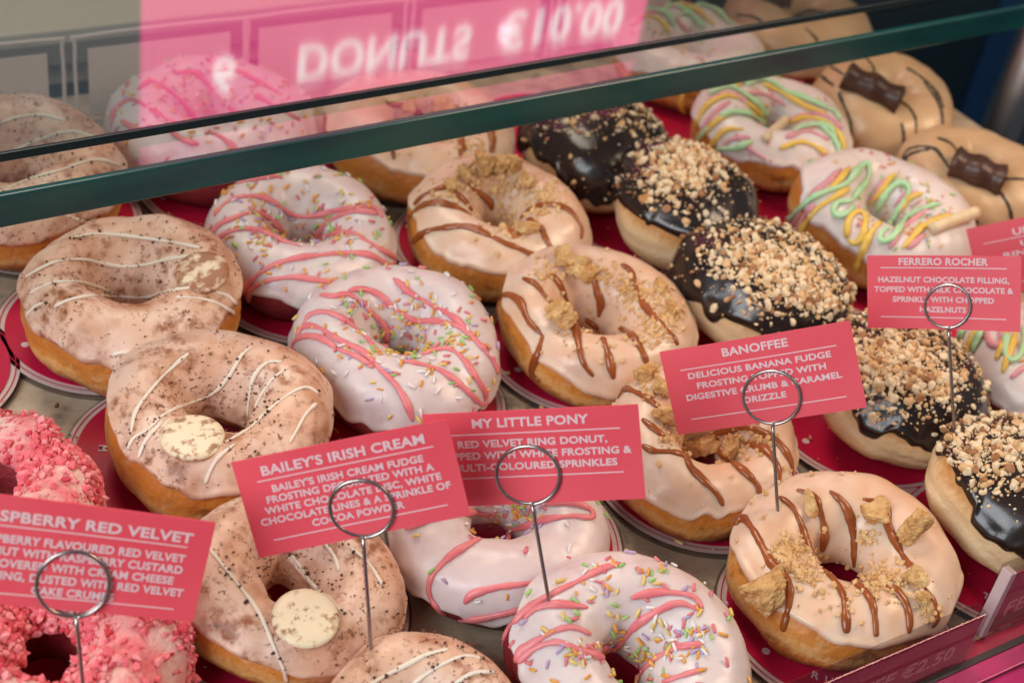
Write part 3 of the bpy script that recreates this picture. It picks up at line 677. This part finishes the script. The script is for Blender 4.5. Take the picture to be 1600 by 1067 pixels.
ferrero(1383, 612, 266, 'chocolate nut donut between the card with the shortest title and the card with hazelnuts', 132, [(1390, 540, 34, 150), (1440, 560, 34, 130), (1400, 590, 36, 90), (1360, 560, 26, 70), (1470, 600, 26, 60)], tilt=(.18, .12), hr=.66, out0=-.25, lean=.36, lean_dir=3.6, n=140, zc=.030)
ferrero(1188, 455, 268, 'chocolate nut donut with the densest pale nut topping, in the middle of its row', 133, [(1180, 390, 34, 110), (1230, 410, 36, 150), (1270, 440, 26, 90), (1210, 450, 34, 50), (1140, 400, 24, 40), (1290, 470, 18, 40)], n=100, out0=-.28, lean=.28, lean_dir=3.6, tilt=(.05, .05), hr=.62)
ferrero(1061, 325, 238, 'chocolate nut donut with a fine pale crumb cap and a wide dough rim', 134, [(1075, 245, 22, 130), (1050, 260, 30, 90), (1100, 265, 24, 80), (1030, 280, 22, 30), (1060, 300, 30, 30)], n=40, out0=-.22, lean=.34, lean_dir=3.5, tilt=(.04, .06), hr=.68, zc=.029)
ferrero(930, 238, 230, 'chocolate nut donut with few nuts and a glossy side under the glass edge', 135, [(1000, 180, 18, 30), (930, 170, 26, 30), (890, 190, 26, 14)], n=30, out0=-.1, lean=.3, lean_dir=3.3, hr=.66, drip=.3)

# --- rainbow squiggle donuts
GU = 'donuts with rainbow squiggles'
def rainbow(px, py, w, label, seed, pink, yellow, green, straw=None, clusters=(), tilt=(0, 0), zc=None, n=40, **kw):
    d = donut(px, py, w, label, GU, seed, tilt=tilt, hole=.13, zc=zc, hr=kw.pop('hr', .40))
    d.build(kw.pop('dough', M['dough']), M['white_icing'], 'icing', **{**dict(out0=.2, lean=.2, lean_dir=3.6, drip=.2), **kw})
    sp = d.spots(n, .3, 3.0)
    for x, y, sg, k in clusters: sp += d.near(x, y, sg, k)
    d.scatter('sprinkle_topping', sp, SPR, (.0012, .0018), M['sprinkle'], squash=(.9, 1.1), sink=.25, smooth=True, wts=[.15, .25, .2, .3, .05, .05])
    for L in pink: d.line('pink_squiggle', L, .0016, M['rose_line'])
    for L in yellow: d.line('yellow_squiggle', L, .0017, M['yellow_line'], sink=.7)
    for L in green: d.line('green_squiggle', L, .0017, M['green_line'], sink=1.1)
    if straw:
        a, an = d.hit(*straw[0]); b, bn = d.hit(*straw[1]); r = straw[2]; a = a + an * r * .9; b = b + bn * r * 1.6
        V, F = sweep(catmull([a, (a + b) / 2, b], .003), r, 18)
        mesh('wafer_straw', V, F, M['wafer'], d.root)
    return d
rainbow(1745, 700, 300, 'rainbow squiggle donut cut by the right border, in front of the others', 141, [], [], [ZR([(1040, 1080), (1060, 1040), (1090, 980), (1120, 930)])], tilt=(.05, 0), n=30)
u1 = rainbow(1622, 592, 270, 'rainbow squiggle donut under the card listing hazelnuts, with hanging loops', 142, [ZR([(950, 700), (952, 740), (970, 775), (1000, 770), (1005, 700)]), ZR([(1040, 900), (1100, 850)])],
        [ZR([(860, 860), (880, 800), (910, 720)]), ZR([(835, 800), (850, 720)]), ZR([(985, 830), (1010, 780), (1030, 700)]), ZR([(1010, 880), (1030, 820), (1060, 720)])],
        [ZR([(850, 790), (870, 700)]), ZR([(900, 805), (940, 715)]), ZR([(1020, 740), (1020, 810), (1045, 838), (1080, 800), (1085, 700)])], tilt=(.06, 0), dough=M['dough_dark'], out0=.15)
rainbow(1370, 352, 282, 'rainbow squiggle donut with a wafer straw at its right rim, behind the hazelnut card', 143,
        [ZR(x) for x in ([(215, 330), (260, 240), (330, 170), (400, 105)], [(430, 340), (420, 280), (440, 250)], [(500, 230), (530, 190), (570, 140)], [(580, 410), (620, 345), (690, 290), (760, 235)], [(650, 410), (690, 375), (720, 350)], [(300, 190), (380, 140)], [(235, 365), (250, 300), (300, 240)], [(600, 250), (640, 205), (690, 195)])],
        [ZR(x) for x in ([(240, 375), (265, 320), (310, 260), (380, 215), (430, 180)], [(345, 200), (390, 150), (430, 100)], [(420, 370), (425, 310), (450, 275), (480, 275), (490, 310), (475, 370), (445, 392), (425, 375)], [(450, 500), (470, 440), (495, 380), (520, 335), (550, 310)], [(500, 240), (540, 200), (575, 150), (600, 125)], [(630, 410), (680, 355), (740, 310), (820, 280)], [(620, 275), (660, 220), (710, 200)], [(560, 290), (520, 300)])],
        [ZR(x) for x in ([(205, 300), (270, 240), (340, 200), (410, 170), (450, 120), (490, 88), (500, 130), (460, 190), (430, 235), (385, 240), (370, 275), (400, 292), (450, 250)], [(530, 275), (560, 205), (610, 163), (650, 168), (655, 205), (620, 265), (590, 320), (550, 350), (545, 380), (580, 378), (640, 315), (700, 270), (780, 240)])],
        (ZR([(738, 350)])[0], ZR([(880, 292)])[0], .0036), [(1450, 330, 20, 60), (1350, 340, 18, 30), (1420, 360, 18, 30), (1400, 280, 18, 20)], out0=.12, lean=.3, tilt=(.06, 0), lean_dir=3.0)
rainbow(1200, 213, 242, 'rainbow squiggle donut with a wafer straw beside its hole, next to a beige donut', 144,
        [ZU([(1010, 640), (1080, 530), (1160, 470)]), ZU([(1050, 470), (1150, 435), (1250, 490), (1330, 530)]), ZU([(1090, 720), (1160, 650), (1250, 640)]), ZT([(250, 560), (340, 530), (430, 545), (490, 600)]), ZT([(60, 430), (140, 440), (230, 490)]), ZT([(230, 640), (330, 610), (430, 650)]), ZT([(0, 620), (60, 690), (140, 740)])],
        [ZU([(1000, 590), (1040, 510), (1120, 455), (1200, 460), (1280, 520), (1330, 540)]), ZU([(1000, 665), (1100, 565), (1200, 520), (1270, 540)]), ZU([(1060, 700), (1130, 610), (1220, 600)]), ZT([(250, 570), (330, 550), (420, 570), (480, 640), (500, 720)]), ZT([(120, 390), (230, 440), (330, 500), (420, 530)]), ZT([(200, 690), (300, 660), (380, 690), (430, 745)]), ZT([(-20, 410), (60, 370), (130, 370)])],
        [ZU([(1060, 445), (1150, 410), (1220, 440), (1280, 490), (1330, 540)]), ZU([(1010, 655), (1080, 580), (1160, 530), (1260, 545), (1350, 600)]), ZU([(1085, 705), (1120, 690), (1180, 690), (1260, 655)]), ZT([(40, 400), (100, 375), (160, 385), (230, 425), (290, 450), (380, 490), (450, 520), (478, 560)]), ZT([(270, 610), (350, 590), (430, 600), (460, 660), (482, 745)]), ZT([(390, 590), (450, 650), (470, 700)])],
        (ZT([(130, 650)])[0], ZT([(250, 565)])[0], .0028), [(1180, 170, 20, 20)], out0=.2, tilt=(.05, 0), lean_dir=4.1)
rainbow(1075, 95, 230, 'rainbow squiggle donut seen through the glass at the top', 145,
        [ZU([(700, 130), (800, 60), (900, 90), (960, 150)]), ZU([(820, 30), (930, 40), (1030, 90)])], [ZU([(720, 80), (820, 90), (870, 150)]), ZU([(900, 20), (1000, 50), (1090, 120)]), ZU([(940, 430), (930, 480), (960, 530), (1000, 500), (1010, 440)])],
        [ZU([(760, 40), (860, 70), (900, 130)]), ZU([(960, 10), (1080, 50), (1160, 120)]), ZU([(860, 10), (960, 60), (1040, 130)])], None, [(1050, 50, 25, 20)], out0=.0)

# --- beige donuts with dark chocolate lines and a piece of filled bar
GK = 'beige donuts with dark chocolate lines'
def bueno(px, py, w, label, seed, lines, bar=None, tilt=(0, 0), **kw):
    d = donut(px, py, w, label, GK, seed, tilt=tilt, hole=.06, hr=kw.pop('hr', .42), zc=.025)
    d.build(M['dough'], M['beige_icing'], 'icing', **{**dict(out0=-.15, lean=.15, lean_dir=0, drip=.14), **kw})
    for L in lines: d.line('dark_chocolate_line', L, .00095, M['choc_line'], wob=.25)
    if bar:
        a = d.down(0, 0); (x0, y0), (x1, y1), wd = bar
        A, an = d.hit(x0, y0); B2, bn = d.hit(x1, y1); zt = max(A[2], B2[2], d.h) ; A[2] = B2[2] = zt - .001
        X = (B2 - A); Lg = np.linalg.norm(X); X /= Lg; Zv = np.array([0, 0, 1.0]); Y = np.cross(Zv, X); V = []; F = []
        n = 12; ts = np.linspace(0, 1, 33)
        for t_ in ts:
            k = 1 + .08 * math.cos(t_ * 6.283 * 2) + (-.25 if t_ < .02 or t_ > .98 else 0); hh = .0125 * k; ww = wd * (1 + .07 * math.cos(t_ * 6.283 * 2))
            for q in range(n):
                g = math.pi * q / (n - 1); V.append(A + X * Lg * t_ + Y * ww * math.copysign(abs(math.cos(g)) ** .6, math.cos(g)) + Zv * hh * math.sin(g) ** .6)
        for i in range(32): F += [(i * n + j, i * n + n + j, i * n + n + (j + 1) % n, i * n + (j + 1) % n) for j in range(n)]
        ch = mesh('chocolate_bar_piece', V, F + [tuple(range(n))[::-1]], M['bar'], d.root)
        e = [A + X * Lg * .985 + (np.array(v) - A - X * Lg) * .999 + X * Lg * .0 for v in V[-n:]]
        cut = mesh('cream_filling', [np.array(v) + X * .0004 for v in V[-n:]] + [np.array(v) * .72 + (A + X * Lg + Zv * .004) * .28 - X * .0012 for v in V[-n:]],
                   [(j, (j + 1) % n, n + (j + 1) % n, n + j) for j in range(n)] + [tuple(range(n, 2 * n))], [M['bar'], M['bar_cream']], ch, smooth=False, idx=[0] * n + [1])
    return d
bueno(1510, 290, 232, 'beige donut with a flat dark bar piece, cut by the right border', 151,
      [ZT(x) for x in ([(770, 750), (790, 700), (850, 680), (920, 690), (960, 740), (990, 785)], [(775, 735), (830, 705), (900, 692)], [(930, 640), (1000, 670), (1038, 735)], [(840, 880), (940, 890), (1020, 940), (1080, 1000), (1125, 1035)], [(1215, 880), (1260, 950), (1278, 1020)], [(1230, 830), (1340, 832)], [(780, 760), (800, 720), (860, 700)])],
      (ZT([(990, 770)])[0], ZT([(1225, 860)])[0], .0095), tilt=(.08, .0))
bueno(1368, 174, 225, 'beige donut with a ribbed bar piece lying over its middle, below the green glass edge', 152,
      [ZT(x) for x in ([(370, 330), (420, 375), (455, 400)], [(475, 430), (500, 490), (530, 560), (532, 620), (515, 705)], [(600, 268), (635, 310), (640, 350)], [(750, 465), (800, 500), (832, 560), (830, 668)], [(870, 380), (920, 450), (950, 520), (955, 620)], [(790, 315), (860, 360), (925, 425), (962, 505)], [(765, 570), (776, 620), (776, 692)], [(430, 305), (500, 348)])],
      (ZT([(490, 375)])[0], ZT([(750, 490)])[0], .0085), tilt=(.12, .03), hr=.44)
bueno(1240, 52, 225, 'beige donut at the top seen through the glass, cut by the top border', 153,
      [ZT(x) for x in ([(0, 70), (80, 80), (140, 120)], [(260, 80), (350, 50), (450, 70)], [(320, 130), (370, 180), (380, 200)])], (ZT([(130, -20)])[0], ZT([(240, 60)])[0], .008))

# --- raspberry crumbed donuts
GR = 'raspberry crumbed donuts'
def raspberry(px, py, w, label, seed, tilt=(0, 0), n=5200):
    d = donut(px, py, w, label, GR, seed, hr=.40, tilt=tilt, hole=.17, amp=.0042, coat=.0032)
    d.build(M['dough_red'], M['rasp_coat'], 'crumbed_frosting', out0=-.45, lean=.1, drip=.22, inner=-.45)
    sp = d.spots(n, -.5, 2.75, lambda q: .12 + .88 * (d.n1(q * 2.2) > -.15))
    d.scatter('cake_crumbs', sp, GRAIN, lambda r: .0004 + .0019 * r.uniform() ** 4, M['rasp'], sink=.25, wts=[.52, .34, .14])
    return d
rb = raspberry(85, 1048, 380, 'pink crumb covered ring donut below the red card at the left border', 161, tilt=(.06, 0))
raspberry(-42, 792, 385, 'pink crumb covered donut above the red card, cut by the left border', 162)

# ------------------------------------------------------------------ cards in wire clips
def strip(name, x0, x1, y0, y1, z0, z1, m, parent, n=28, k=6):
    V = []; F = []
    for z in (z0, z1):
        for j in range(k + 1):
            for i in range(n + 1): V.append((x0 + (x1 - x0) * i / n, y0 + (y1 - y0) * j / k, z))
    o = (n + 1) * (k + 1)
    for j in range(k):
        for i in range(n):
            a = j * (n + 1) + i; F += [(a, a + n + 1, a + n + 2, a + 1), (o + a, o + a + 1, o + a + n + 2, o + a + n + 1)]
    rim = [i for i in range(n)] + [j * (n + 1) + n for j in range(k)] + [k * (n + 1) + i for i in range(n, 0, -1)] + [j * (n + 1) for j in range(k, 0, -1)]
    for a, b in zip(rim, rim[1:] + rim[:1]): F.append((a, b, o + b, o + a))
    return mesh(name, V, F, m, parent, smooth=False)
def card(corners, ring, tipx, host, title, lines, label, clip_label, tilt=18, yaw=0, long_frac=.81, cap=.072, tcap=.092, ty=.12, r1=.25, y0=.345, dy=.125, r2=.86, tfrac=.5):
    tip = host.M @ Vector(host.hit(*tipx)[0])
    n = CAM - tip; n.z = 0; n.normalize(); n = Matrix.Rotation(math.radians(yaw), 3, 'Z') @ n
    n = (n * math.cos(math.radians(tilt)) + Vector((0, 0, 1)) * math.sin(math.radians(tilt))).normalized()
    def on(px, py, off=0):
        d = ray(px, py); k = ((tip + n * off) - CAM).dot(n) / d.dot(n); return CAM + d * k
    c = [on(*q) for q in corners]; mid = (c[0] + c[1] + c[2] + c[3]) / 4
    X = ((c[1] - c[0]) + (c[2] - c[3])); w = X.length / 2; X.normalize(); Y = n.cross(X).normalized()
    h = ((c[0] - c[3]).dot(Y) + (c[1] - c[2]).dot(Y)) / 2
    R = Matrix((X, Y, n)).transposed().to_4x4()
    t = thing('flavour_card', label, 'price card', mid, group='red flavour cards'); t.rotation_euler = R.to_euler()
    strip('card_sheet', -w / 2, w / 2, -h / 2, h / 2, -.0003, .0003, M['card'], t)
    def at2(fx, fy): return Matrix.Translation(((fx - .5) * w, (.5 - fy) * h, .00040))
    text('lettering', title, M['print'], t, at2(.5, ty + tcap / 2), tcap * h, tfrac * w, bold=.030)
    # every line keeps the width of its letters
    nat = [natural(s) for s in lines]
    for i, s in enumerate(lines):
        f = at2(.5, y0 + dy * i + cap / 2)
        text('lettering', s, M['print'], t, f, cap * h, long_frac * w * nat[i] / max(nat), bold=.032)
    for yy in (r1, r2):
        strip('rule_line', -.41 * w, .41 * w, (.5 - yy) * h - .00022, (.5 - yy) * h + .00022, .00031, .00042, M['print'], t)
    bend = random.Random(title).uniform(-.0016, .0016); twist = random.Random(title + 't').uniform(-.0010, .0010)   # card is never quite flat
    for ch in t.children:
        for x in ch.data.vertices: x.co.z += bend * (2 * x.co.x / w) ** 2 + twist * (2 * x.co.x / w) * (2 * x.co.y / h)
    # the clip: two turns of wire that pinch the card, a stem, the tip stuck in the donut
    k = thing('wire_clip', clip_label, 'card clip', tip, group='wire card clips')
    rc = on(ring[0], ring[1]) - tip; rr = ring[2] * depth(on(ring[0], ring[1])) / FPX; wr = .00074
    q = np.linspace(0, 4 * math.pi, 120); Xh = Vector((0, 0, 1)).cross(n).normalized(); Yh = n.cross(Xh).normalized()
    down = -rc.normalized(); a0 = math.atan2(down.dot(Yh), down.dot(Xh))
    wb = random.Random(title + 'w').uniform(0, 6)
    loop = [rc + (Xh * math.cos(a0 + g) + Yh * math.sin(a0 + g)) * rr * (1 + .022 * math.sin(2 * g + wb) - .022 * math.sin(wb) + .012 * (g / 12.6)) + n * (.0016 - .0032 * g / (4 * math.pi)) for g in q]
    V, F = sweep([tuple(v) for v in loop], wr, 10); mesh('ring', V, F, M['wire'], k)
    top = loop[0]; bot = top.normalized() * -.012
    V, F = sweep(catmull([tuple(top + n * .0), tuple(top * .5), tuple(bot)], .004), wr, 10); mesh('stem', V, F, M['wire'], k)
card([(-72, 768), (328, 808), (310, 976), (-90, 930)], (114, 911, 57), (131, 1085), rb, 'RASPBERRY RED VELVET', ['RASPBERRY FLAVOURED RED VELVET', 'DONUT WITH RASPBERRY CUSTARD', 'IS COVERED WITH CREAM CHEESE', 'FROSTING, DUSTED WITH RED VELVET', 'CAKE CRUMBS'],
     'red card about raspberry red velvet, cut by the left border', 'wire clip holding the raspberry card at the left border', r1=.27, y0=.345, dy=.112, cap=.072, ty=.13, r2=.89, tfrac=.85, long_frac=.87)
card([(370, 717), (707, 655), (727, 802), (397, 875)], (565, 793, 48), (580, 1014), b0, "BAILEY'S IRISH CREAM", ["BAILEY'S IRISH CREAM FUDGE", 'FROSTING DECORATED WITH A', 'WHITE CHOCOLATE DISC, WHITE', 'CHOCOLATE LINES & A SPRINKLE OF', 'COCOA POWDER'],
     'red card about Irish cream, its left side tipped down, overlapping its neighbour', 'wire clip holding the tipped Irish cream card', y0=.295, dy=.106, r1=.24, r2=.85, ty=.09, cap=.068, tfrac=.757, long_frac=.89)
card([(661, 645), (998, 634), (1008, 776), (675, 795)], (825, 741, 48), (858, 940), p0, 'MY LITTLE PONY', ['RED VELVET RING DONUT,', 'TOPPED WITH WHITE FROSTING &', 'MULTI-COLOURED SPRINKLES'],
     'red card about a red velvet ring donut, half behind the tipped card', 'wire clip whose stem is stuck in the sprinkled donut at the bottom edge', y0=.297, dy=.125, r1=.235, r2=.70, ty=.07, cap=.072, tfrac=.54, long_frac=.91)
card([(1033, 548), (1330, 503), (1352, 635), (1056, 682)], (1206, 620, 43), (1215, 797), n0, 'BANOFFEE', ['DELICIOUS BANANA FUDGE', 'FROSTING TOPPED WITH', 'DIGESTIVE CRUMB & CARAMEL', 'DRIZZLE'],
     'red card with the shortest title and four lines on banana fudge, right side raised', 'wire clip stuck in the front caramel striped donut', r2=.84, ty=.07, y0=.295, cap=.068, tfrac=.345, long_frac=.82)
card([(1355, 397), (1597, 402), (1594, 516), (1357, 513)], (1481, 478, 34), (1491, 672), f0, 'FERRERO ROCHER', ['HAZELNUT CHOCOLATE FILLING,', 'TOPPED WITH MILK CHOCOLATE &', 'SPRINKLE WITH CHOPPED', 'HAZELNUTS'],
     'level red card listing hazelnut filling and chopped hazelnuts', 'wire clip stuck in the nearest chocolate nut donut', ty=.03, r1=.165, y0=.285, dy=.135, r2=.84, tfrac=.58, long_frac=.905)
card([(1510, 357), (1755, 308), (1778, 420), (1533, 469)], (1640, 392, 34), (1645, 545), u1, 'UNICORN', ['UNIQUE', 'RING DONUT'],
     'red card cut by the right border, behind the level hazelnut card', 'wire clip holding the card cut by the right border', y0=.30, tfrac=.42, long_frac=.60)

# ------------------------------------------------------------------ clear price blocks at the front
def holder(name, x0, x1, y, z1, s, label, lean=0, scale=1, th=.0075, xpos=.5):
    t = thing(name, label, 'price holder', (x0, y, .0052), (lean, 0, 0), 'clear price blocks')
    w = x1 - x0
    box('acrylic_block', (0, 0, 0), (w, th, z1), M['acrylic'], t, .0009)
    box('card_insert', (.004, .0012, .0025), (w - .0014, .0020, z1 - .0015), M['holder_card'], t)
    box('polished_edge', (-.0002, .001, .001), (.0035, th - .001, z1 - .001), M['acrylic_frost'], t, .0006)
    text('lettering', s, M['faint_print'], t, Matrix.Translation((w * xpos, .0011, z1 * .40)) @ Matrix.Rotation(math.pi / 2, 4, 'X'), z1 * .33 * scale, None, bold=.016, xs=1.1)
holder('price_block', .238, .350, -.052, .0305, 'BANOFFEE €2.50', 'clear block with a dark red price insert in front of the caramel donut', xpos=.48, scale=.78)
holder('price_block', .366, .480, -.046, .041, 'FERRERO €2.50', 'clear block with a dark red insert at the right border, its first letter F showing', xpos=.5, scale=.66)

# pale card holders along the back rim
for px0, px1 in ((-160, 103), (118, 388), (390, 640), (650, 872), (880, 1080)):
    a = at(px0, 100 - .13 * px0, .482, 1); b = at(px1, 100 - .13 * px1, .482, 1)
    t = thing('card_holder', {-160: 'clear holder with a pale card at the left border behind the counter', 118: 'clear holder with a pale card half under the pink reflection', 390: 'clear holder with a pale card behind the first reflected letters',
              650: 'clear holder with a pale card behind the middle of the reflected words', 880: 'clear holder with a pale card at the right end of the pink reflection'}[px0], 'card holder', (a.x, .482, .0003), (-.08, 0, 0), 'pale card holders along the back rim')
    w = b.x - a.x; hz = .053
    box('card_sheet', (.009, .002, .004), (w - .009, .0028, hz - .009), M['pale_card'], t)
    P = [(.001, 0), (.001, hz - .006), (.007, hz), (w - .007, hz), (w - .001, hz - .006), (w - .001, 0)]
    C = catmull([(x, 0, z) for x, z in P], .0015)
    V, F = sweep(C, .0011, 8, normals=np.tile(np.array([0, 1.0, 0]), (len(C), 1))); mesh('frame', V, F, M['pale_card'], t)
    box('clear_sheet', (.001, .0031, 0), (w - .001, .0045, hz - .001), M['slab'], t)

# ------------------------------------------------------------------ glass shelf, its post, the sign it mirrors, given an added glow
gy = .238
gA, gB = at(0, 331, .118), at(1600, 27, .118); gyaw = math.atan2(gB.y - gA.y, gB.x - gA.x)
t = thing('glass_shelf', 'thick glass shelf with a dark green front edge over the donuts', 'glass shelf', (gA.x, gA.y, .110), (0, 0, gyaw))
box('glass_slab', (-.6, .004, .001), (1.3, .55, .0149), M['slab'], t)
box('front_edge', (-.6, 0, 0), (1.3, .0039, .015), M['green_edge'], t, .0010)
t = thing('upper_shelf', 'thin glass sheet with a dark edge lying on the thick glass shelf', 'glass sheet', (gA.x, gA.y + .0235, .1252), (0, 0, gyaw))
box('sheet', (-.6, .0022, 0), (1.3, .54, .004), M['pane'], t)
box('front_edge', (-.6, 0, 0), (1.3, .0021, .004), M['dark_edge'], t, .0004)
V, F = sweep([(.797, .337, -.9), (.797, .337, -.3), (.797, .337, .0), (.797, .337, .1098)], .0125, 24)
tag(mesh('steel_post', V, F, M['steel']), 'round steel post carrying the glass at the right border', 'post')
ys = .60; mz = .1292
def mirror(px, py):
    p = at(px, py, ys, 1); return p.x, 2 * mz - p.z
x0 = mirror(228, 100)[0]; x1 = mirror(1000, 60)[0]; z0 = mz + .003; 
t = thing('pink_sign', 'pink price sign with white letters and added glow standing on the glass, mirrored in it', 'sign', (x0, ys, z0))
box('sign_panel', (0, 0, 0), (x1 - x0, .012, .29), M['glow_pink'], t, .002)
for s, xa, xb in (('6', 330, 365), ('DONUTS', 462, 728), ('€10.00', 768, 962)):
    pa = mirror(xa, 150 - .15 * (xa - 460)); pb = mirror(xb, 150 - .15 * (xb - 460)); tp = mirror(xa, 103 - .15 * (xa - 460))
    hgt = abs(pa[1] - tp[1]) * 1.12
    m4 = Matrix.Translation(((pa[0] + pb[0]) / 2 - x0, -.0006, min(pa[1], tp[1]) - z0)) @ Matrix.Rotation(math.pi / 2, 4, 'X')
    text('lettering', s, M['glow_white'], t, m4, hgt, abs(pb[0] - pa[0]), bold=.03)

# crumbs and grains that fell on the stone and the mats
rr = np.random.RandomState(77)
def fallen(name, n, mats, bases, lo, hi, x0, x1, col=None):
    VV = []; FF = []; II = []; k = 0
    for _ in range(n):
        x, y = rr.uniform(x0, x1), rr.uniform(-.045, .45); z = lo + (hi - lo) * rr.uniform() ** 2.5
        on_mat = any(abs(x - mx) < .055 for mx in MX.values()); zz = .0034 if on_mat else .0002
        bv, bf = bases[rr.randint(len(bases))]; a = rr.uniform(0, 6.28); c, sn = math.cos(a), math.sin(a)
        V = bv * rr.uniform(.6, 1.3, 3); V = V @ np.array([[c, sn, 0], [-sn, c, 0], [0, 0, .7]]) * z; V[:, 2] += zz - V[:, 2].min(); V[:, :2] += (x, y)
        VV.append(V); FF.append(bf + k); k += len(bv); II += [rr.randint(len(mats))] * len(bf)
    tag(mesh(name, np.vstack(VV), [tuple(f) for g in FF for f in g], mats, None, False, II), kind='stuff')
fallen('fallen_crumbs', 420, [M['crumb'], M['cocoa'][0], M['cocoa'][1], M['rasp'][0]], GRAIN, .0003, .0016, -.05, .25)
fallen('fallen_crumbs', 420, [M['crumb'], M['crumb'], M['cocoa'][1], M['nuts'][0]], GRAIN, .0003, .0018, .25, .60)
fallen('fallen_sprinkles', 90, M['sprinkle'], SPR, .0012, .0022, .13, .30)
